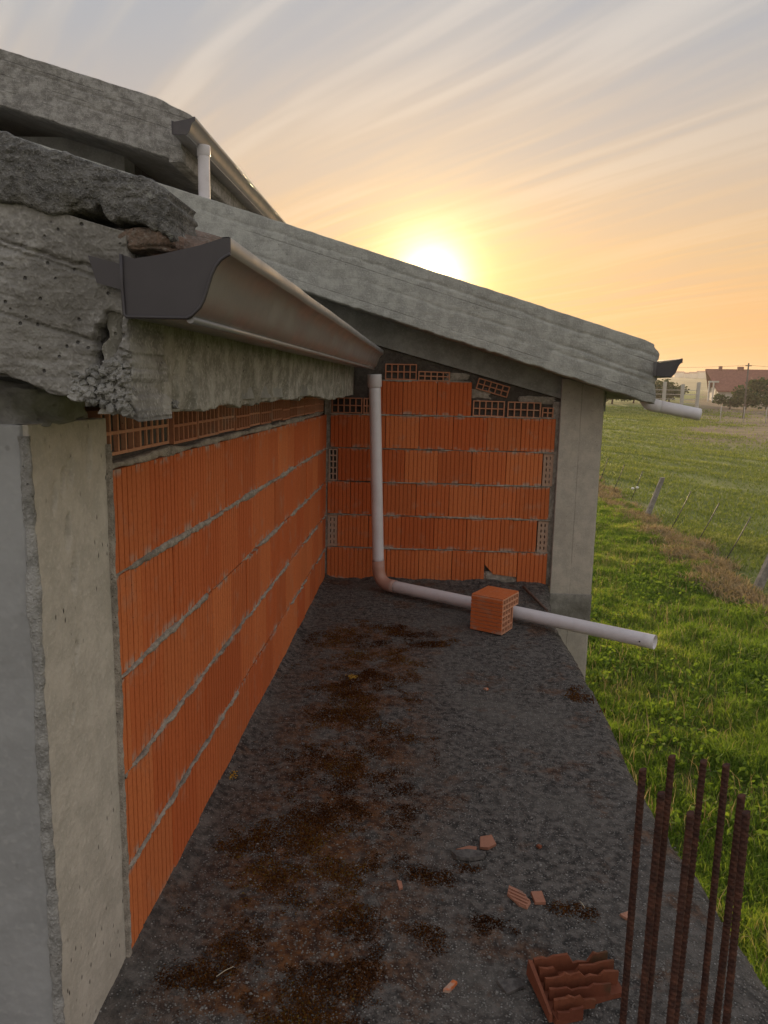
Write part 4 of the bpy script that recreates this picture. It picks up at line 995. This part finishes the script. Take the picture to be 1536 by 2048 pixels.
for (x, y, zt, lx, ly, lab) in ((.487, 1.465, .73, -.004, .0, 'leftmost rusty rebar of the cluster at lower right'),
        (.487, 1.358, .73, .003, .0, 'second rusty rebar from the left, its top below its neighbours'),
        (.560, 1.529, .73, .004, .0, 'tallest-looking rusty rebar, third top from the left'),
        (.521, 1.299, .73, .002, .0, 'front rusty rebar with a low top, fourth from the left'),
        (.616, 1.508, .73, .006, .0, 'back rusty rebar in the middle, fifth top from the left'),
        (.667, 1.487, .73, -.004, .0, 'thick-ribbed rusty rebar third from the right'),
        (.641, 1.366, .73, .004, .0, 'rusty rebar second from the right'),
        (.638, 1.305, .73, -.010, .0, 'rightmost rusty rebar, with the lowest top')):
    o = bpy.data.objects.new('rebar', rme); COL.objects.link(o); o.location = (x, y, zt-.85); o.rotation_euler = (random.uniform(-.012, .012), lx, random.uniform(-.5, .5))
    tag(o, lab, 'rebar', 'rusty starter bars')

# ------------------------------------------------------------------ fence on the meadow
FG = 'old field fence'
def conc_post(x, y, dx, dz, label, wd=.16):
    z = float(ground_h(x, y)); bm = bmesh.new(); n = 10
    for k in range(n+1):
        t = k/n; s = wd*(1-.25*t)/2
        for a, b in ((-1, -1), (1, -1), (1, 1), (-1, 1)): bm.verts.new((x+dx*t+a*s+random.uniform(-.004, .004), y+b*s*.9+.1*t, z-.25+(dz+.25)*t))
    bm.verts.ensure_lookup_table()
    for k in range(n):
        for j in range(4): bm.faces.new([bm.verts[i] for i in (k*4+j, k*4+(j+1) % 4, k*4+4+(j+1) % 4, k*4+4+j)])
    bm.faces.new([bm.verts[n*4+i] for i in range(4)])
    o = link('fence_post', bm_mesh('fence_post', bm), M['post']); tag(o, label, 'post', FG)
conc_post(7.05, 23.28, .52, 1.30, 'leaning grey concrete fence post standing in the dry grass strip')
conc_post(7.22, 15.79, .50, 1.15, 'leaning concrete fence post cut by the right edge of the picture', .18)
def rod(x, y, dx, dz, label, bits=False):
    z = float(ground_h(x, y))
    e = empty('fence_rod', (x, y, z)); tag(e, label, 'rod', FG)
    child('rod', sweep('rod', [(x-dx*.1, y, z-.1), (x+dx*.5+.01, y, z+dz*.5), (x+dx, y, z+dz)], .013, 6, 0), M['gutter_dark'], e)
    if bits:
        for q in (-.06, .10):
            bm = bmesh.new(); bmesh.ops.create_icosphere(bm, subdivisions=2, radius=.06, matrix=Matrix.Translation((x+dx*.22+q, y-.05, z+dz*.42+q*.2)) @ Matrix.Diagonal((1, .7, .8, 1)))
            child('insulator', bm_mesh('insulator', bm, True), M['white_bit'], e)
rod(7.20, 30.0, .30, 1.10, 'thin leaning fence rod nearest the far pillar')
rod(7.31, 28.2, .37, 1.08, 'second thin fence rod from the far pillar')
rod(7.58, 26.65, .33, 1.06, 'thin fence rod carrying two white bits, beside the leaning post', True)
rod(7.37, 21.65, .48, 1.15, 'thin leaning fence rod just right of the leaning post')
rod(7.59, 20.12, .48, 1.10, 'thin leaning fence rod midway between the two concrete posts')
rod(7.42, 17.9, .53, 1.18, 'thin leaning fence rod closest to the right edge')

# ------------------------------------------------------------------ grass
def rnd(n, a, b): return RNG.uniform(a, b, n)
def field_scatter(n, y0, y1, xl, xr, power=1.0):
    y = y0+(RNG.random(n)**power)*(y1-y0); t = RNG.random(n); a, b = xl(y), xr(y); return a+(b-a)*t, y
fence_x = lambda y: 6.9+.35*vnoise(np.asarray(y)*.6, 1.5, 0, 8)
xr_view = lambda y: y*.56+1.5
# near meadow, up to the fence
X, Y = field_scatter(420000, 4.5, 34, lambda y: np.maximum(.75, y*.17-.5), lambda y: np.minimum(xr_view(y), fence_x(y)+.2), 1.5)
k = ~((X < 1.45) & (Y > 5.4)) ; X, Y = X[k], Y[k]
cl = fbm(X*1.1, Y*1.1, 0, 4, 401); cl2 = fbm(X*3.4, Y*3.4, 0, 3, 402)
k = RNG.random(len(X)) < np.clip(.62+.9*cl2, .12, 1); X, Y, cl, cl2 = X[k], Y[k], cl[k], cl2[k]
H = (.10+.10*np.clip(cl+.2, 0, 1)+.08*np.clip(cl2, 0, 1))*rnd(len(X), .55, 1.35)*(1+np.clip(Y-15, 0, 20)*.01)
Wd = rnd(len(X), .006, .012)*(1+np.clip(Y-8, 0, 30)*.09)
tint = np.clip(.42+.55*fbm(X*.8, Y*.8, 0, 4, 403)+RNG.normal(0, .17, len(X))+.02*np.clip(Y-14, 0, 10), 0, 1)
tag(blades('grass', X, Y, ground_h(X, Y), H, Wd, rnd(len(X), .15, .9), tint, M['grass'], 21), 'lush green meadow grass below the terrace, up to the fence', 'grass', kind='stuff')
# taller seed stems and dead stalks
Xs, Ys = field_scatter(5000, 4.5, 30, lambda y: np.maximum(.75, y*.17-.5), lambda y: np.minimum(xr_view(y), fence_x(y)), 1.4)
k = (~((Xs < 1.45) & (Ys > 5.4))) & (fbm(Xs*.6, Ys*.6, 0, 3, 405) > -.1); Xs, Ys = Xs[k], Ys[k]
tag(blades('dead_stalks', Xs, Ys, ground_h(Xs, Ys), rnd(len(Xs), .18, .38), rnd(len(Xs), .004, .008), rnd(len(Xs), .1, .6), np.clip(RNG.normal(.6, .25, len(Xs)), 0, 1), M['dry'], 22), 'thin dead stalks standing in the green meadow', 'stalks', kind='stuff')
# broad weeds in clumps
X, Y = field_scatter(20000, 4.5, 19, lambda y: np.maximum(.75, y*.17-.5), lambda y: np.minimum(xr_view(y), 6.6), 1.3)
k = (fbm(X*.9, Y*.9, 0, 4, 411) > .05) & ~((X < 1.45) & (Y > 5.4)); X, Y = X[k], Y[k]
Z = ground_h(X, Y)+rnd(len(X), .03, .17)
me = leaves('weeds', np.stack([X, Y, Z], -1), rnd(len(X), .025, .055), None, np.clip(RNG.normal(.5, .25, len(X)), 0, 1), 23, .25, 1.9)
tag(link('weeds', me, M['weed']), 'dark broad-leaved weeds clumped between the meadow grass', 'weeds', kind='stuff')
# dry strip along the fence
X, Y = field_scatter(90000, 11, 42, lambda y: fence_x(y)-1.0, lambda y: fence_x(y)+.7, 1.0)
d_ = np.abs(X-fence_x(Y)+.2); k = RNG.random(len(X)) < np.clip(.75-d_/.8+1.1*fbm(X*1.2, Y*1.2, 0, 4, 421), 0, 1); X, Y = X[k], Y[k]
tag(blades('dry_grass', X, Y, ground_h(X, Y), rnd(len(X), .10, .30), rnd(len(X), .012, .024), rnd(len(X), .2, 1.0), np.clip(RNG.normal(.5, .25, len(X)), 0, 1), M['dry'], 25), 'strip of dry brown grass along the old fence', 'grass', kind='stuff')
# mown field beyond
X, Y = field_scatter(260000, 12, 95, lambda y: np.maximum(fence_x(y), y*.17-.5), lambda y: xr_view(y)+2, 1.6)
sw = fbm((X*.85+Y*.53)*.9, (Y*.85-X*.53)*.16, 0, 4, 431)
k = RNG.random(len(X)) < np.clip(.55+.9*sw, .08, 1)*(1-.93*np.clip((X-.37*Y+3+6*fbm(X*.15, Y*.15, 0, 3, 433))/5, 0, 1)*np.clip((Y-40+8*fbm(X*.12, Y*.12, 0, 3, 434))/16, 0, 1)); X, Y, sw = X[k], Y[k], sw[k]
Hm = rnd(len(X), .05, .13)*(1+np.clip(sw, 0, 1)*.6)*(1+np.clip(Y-30, 0, 70)*.008)
tag(blades('mown_grass', X, Y, ground_h(X, Y), Hm, rnd(len(X), .014, .03)*(1+np.clip(Y-20, 0, 80)*.035), rnd(len(X), .3, 1.2), np.clip(.45+.6*sw+RNG.normal(0, .2, len(X)), 0, 1), M['mown'], 27), 'cut yellow-green field beyond the fence', 'grass', kind='stuff')

# ------------------------------------------------------------------ far things
def bush(name, label, x, y, rx_, ry_, hgt, n, leaf, seed, cat='bush', group=None, trunk=True):
    z = float(ground_h(x, y)); rg = np.random.default_rng(seed)
    e = empty(name, (x, y, z)); tag(e, label, cat, group)
    nb = 9; cb = np.stack([rg.uniform(-.6, .6, nb)*rx_, rg.uniform(-.6, .6, nb)*ry_, rg.uniform(.3, .75, nb)*hgt], -1); rb_ = rg.uniform(.35, .6, nb)
    i = rg.integers(0, nb, n); d = rg.normal(size=(n, 3)); d /= np.linalg.norm(d, axis=1)[:, None]
    q = cb[i]+d*(rg.random(n)**.45)[:, None]*np.stack([rb_[i]*rx_, rb_[i]*ry_, rb_[i]*hgt*.55], -1)
    q[:, 2] = np.maximum(q[:, 2], .1)
    me = leaves('crown', q+np.array([x, y, z]), rg.uniform(.6, 1.3, n)*leaf, None, np.clip(rg.normal(.45, .25, n), 0, 1), seed+1)
    child('crown', me, M['foliage'], e)
    if trunk: child('trunk', sweep('trunk', [(x, y, z-.2), (x+.1, y, z+hgt*.3), (x-.05, y, z+hgt*.6)], [.14, .11, .05], 8, 0), M['bark'], e)
TG = 'bushes before the red-roofed house'
bush('garden_tree', 'dark bushy tree before the right half of the red roof', 44.0, 98, 3.0, 2.4, 4.4, 1500, .34, 501, 'tree', TG)
bush('garden_tree', 'dark rounded tree at the far right edge before the red roof', 47.0, 99, 2.6, 2.4, 4.6, 1500, .34, 502, 'tree', TG)
bush('garden_tree', 'lower bush in front of the red roof, left of the taller trees', 41.0, 97, 2.2, 2.0, 3.1, 1100, .32, 503, 'bush', TG)
bush('garden_tree', 'small low bush at the foot of the white porch', 38.6, 96, 1.9, 1.6, 1.9, 800, .28, 504, 'bush', TG)
for k, (x, y, rx_, h_, lab) in enumerate(((26.0, 104, 3.0, 3.6, 'hazy tree behind the pale gate pillars, nearest the roof tip'), (30.0, 108, 3.2, 4.0, 'hazy grey-green tree right behind the gate'), (34.0, 112, 3.4, 3.6, 'hazy tree between the gate and the red-roofed house'), (37.5, 116, 2.8, 3.0, 'small hazy tree just left of the white porch'), (21.5, 108, 3.4, 3.8, 'hazy tree mostly hidden by the low roof tip'))):
    bush('far_tree', lab, x, y, rx_, 2.6, h_, 1100, .36, 520+k, 'tree', 'hazy trees along the far field edge')
# house with a steep red roof
HX, HY = 45.5, 121.0; hz = float(ground_h(HX, HY))
hs = empty('house', (HX, HY, hz)); tag(hs, 'far house with steep red tiled roof and white porch at its left end', 'house')
rz = Matrix.Rotation(math.radians(-10), 4, 'Z'); HM = Matrix.Translation((HX, HY, 0)) @ rz
def hpart(name, bm, mat, parent=hs):
    bm.transform(HM); me = bm_mesh(name, bm); o = link(name, me, M[mat], parent)
    o.matrix_parent_inverse = Matrix.Translation(hs.location).inverted() if parent is hs else Matrix.Identity(4)
    return o
L, D, EZ, RZ = 11.0, 7.4, 2.3, 5.75
bm = bmesh.new(); add_box(bm, 1.2, L-.4, .6, D-.6, hz-.5, EZ+.5); hpart('wall', bm, 'wall_white')
bm = bmesh.new()                                    # gable roof as a thick folded sheet; left verge raked inwards at the eave
a = [bm.verts.new(p) for p in ((1.0, 0, EZ), (L, 0, EZ), (L-1.2, D/2, RZ), (-.4, D/2, RZ), (1.0, D, EZ), (L, D, EZ))]
b = [bm.verts.new((p.co.x, p.co.y, p.co.z-.22)) for p in a]
for q in ((0, 1, 2, 3), (3, 2, 5, 4)): bm.faces.new([a[i] for i in q]); bm.faces.new([b[i] for i in q[::-1]])
for i, j in ((0, 1), (1, 2), (2, 5), (5, 4), (4, 3), (3, 0)): bm.faces.new((a[j], a[i], b[i], b[j]))
bmesh.ops.recalc_face_normals(bm, faces=bm.faces[:]); rf = hpart('roof', bm, 'roof_red')
for cx_, w_, hh_ in ((1.6, .5, .45), (4.4, .9, .40)):
    bm = bmesh.new(); add_box(bm, cx_, cx_+w_, D/2-.3, D/2+.3, RZ-.4, RZ+hh_); o = link('chimney', bm_mesh('chimney', (bm.transform(HM), bm)[1]), M['roof_red'], rf)
bm = bmesh.new(); n = 0
for cx_ in (-.2, .45):
    bm = bmesh.new(); add_box(bm, cx_, cx_+.2, .9, 1.15, hz-.5, RZ-2.2); hpart('porch_column', bm, 'wall_white')
bm = bmesh.new(); add_box(bm, -.25, 1.3, .85, 1.2, RZ-2.2, RZ-1.95); hpart('porch_beam', bm, 'wall_white')
bm = bmesh.new(); add_box(bm, 1.17, 1.195, 1.6, 2.6, hz, hz+2.0); hpart('door', bm, 'far_dark')
# gate pillars and rails at the field edge
fg = empty('gate', (30.4, 90, float(ground_h(30, 90)))); tag(fg, 'pale concrete gate pillars with rails at the far field edge', 'gate')
zg = float(ground_h(30, 90))
for x in (26.5, 28.5, 30.6, 32.4): child('pillar', box_mesh('pillar', x-.18, x+.18, 89.85, 90.15, zg-.3, 3.0-(.25 if x == 30.6 else 0), bevel=.02), M['far_post'], fg)
for z in (2.05, 1.55, 1.0, .5): child('rail', box_mesh('rail', 26.6, 32.3, 89.96, 90.02, z-.035, z+.035), M['far_post'], fg)
# mesh fence posts of the far boundary
for k, x in enumerate((24.0, 25.3, 27.4, 29.5, 31.5, 33.6)):
    z = float(ground_h(x, 70)); o = link('boundary_post', sweep('boundary_post', [(x, 70, z-.2), (x+.02, 70, z+1.5)], .035, 6, 0), M['far_post'])
    tag(o, ['leftmost', 'second', 'third', 'fourth', 'fifth', 'rightmost'][k]+' slim pale post of the far wire fence, counted from the outlet pipe', 'post', 'far wire fence posts')
# poles and wire
def pole(x, y, h_, label):
    z = float(ground_h(x, y)); e = empty('utility_pole', (x, y, z)); tag(e, label, 'pole', 'utility poles')
    child('shaft', sweep('shaft', [(x, y, z-.3), (x, y, z+h_)], [.11, .075], 8, 0), M['pole'], e)
    child('crossarm', box_mesh('crossarm', x-.30, x+.30, y-.04, y+.04, z+h_-.30, z+h_-.22), M['pole'], e)
    return Vector((x, y, z+h_-.2))
a1 = pole(32.6, 77.4, 5.5, 'tall thin pole standing before the red-roofed house')
a2 = pole(42.5, 150, 5.4, 'short distant pole left of the red-roofed house'); a3 = pole(56, 74, 5.6, 'pole outside the right of the picture') if False else Vector((58, 74, a1.z+.2)); a4 = Vector((14, 86, a1.z+.5))
def wire(p, q, sag, label):
    o = link('power_line', sweep('power_line', [p.lerp(q, t)-Vector((0, 0, sag*4*t*(1-t))) for t in np.linspace(0, 1, 24)], .013, 5, 0), M['pole']); tag(o, label, 'wire')
wire(a1, a4, .5, 'thin overhead wire running left from the tall pole'); wire(a1, Vector((56, 76, a1.z-.1)), .4, 'thin overhead wire running right from the tall pole')
# hills with a pale hilltop town
ht = np.linspace(-75, 85, 220); hr = np.linspace(0, 1, 14)
TH_, RR = np.meshgrid(np.radians(ht), hr, indexing='ij')
dist = 420+RR*500; hx, hy = np.sin(TH_)*dist, np.cos(TH_)*dist
ridge = (21+4*fbm(TH_*5, 2.0, 0, 4, 601))*np.sin(np.clip(RR*1.25, 0, 1)*np.pi/2)-3.5+1.5*fbm(hx*.02, hy*.02, 0, 4, 602)
mh, n = new_mat('far_hill'); Pp = geo_pos(n)
nn = n.noise(Pp, .03, 5, .65); finish(n, n.mix(n.mapr(nn, .4, .6), (.055, .08, .04), (.13, .14, .08)), .95, spec=.1)
o = link('hills', grid_mesh('hills', np.stack([hx, hy, ridge], -1), True), mh); tag(o, kind='structure')
for k in range(6):
    az = math.radians(18.5+k*.52); dd = 700; x, y = math.sin(az)*dd, math.cos(az)*dd
    i = np.argmin((hx-x)**2+(hy-y)**2); z = float(ridge.ravel()[i]); h_ = 3.5+2.5*random.random(); wd = 3+3*random.random()
    e = empty('town_house', (x, y, z)); tag(e, ['leftmost', 'second', 'third', 'fourth', 'fifth', 'rightmost'][k]+' tiny pale house, counted from the left, in the hazy horizon town', 'house', 'hilltop town houses')
    child('wall', box_mesh('wall', x-wd, x+wd, y-3, y+3, z-4, z+h_), M['wall_white'], e)
    bm = bmesh.new(); add_hex(bm, [(x-wd-.3, y-3.3, z+h_), (x+wd+.3, y-3.3, z+h_), (x+wd+.3, y+3.3, z+h_), (x-wd-.3, y+3.3, z+h_), (x-wd, y-.3, z+h_+1.4), (x+wd, y-.3, z+h_+1.4), (x+wd, y+.3, z+h_+1.4), (x-wd, y+.3, z+h_+1.4)])
    child('roof', bm_mesh('roof', bm), M['roof_red'], e)

# ------------------------------------------------------------------ evening haze in the air
mz, n = new_mat('evening_haze'); vol = n.node('ShaderNodeVolumePrincipled', {'Color': (.86, .82, .78, 1), 'Density': .0005, 'Anisotropy': .45})
n.node('ShaderNodeOutputMaterial', {'Volume': vol.outputs[0]})
hz_o = link('haze', box_mesh('haze', -960, 960, -260, 1200, -7, 34), mz); tag(hz_o, 'thin evening haze over the fields', 'haze', kind='stuff')
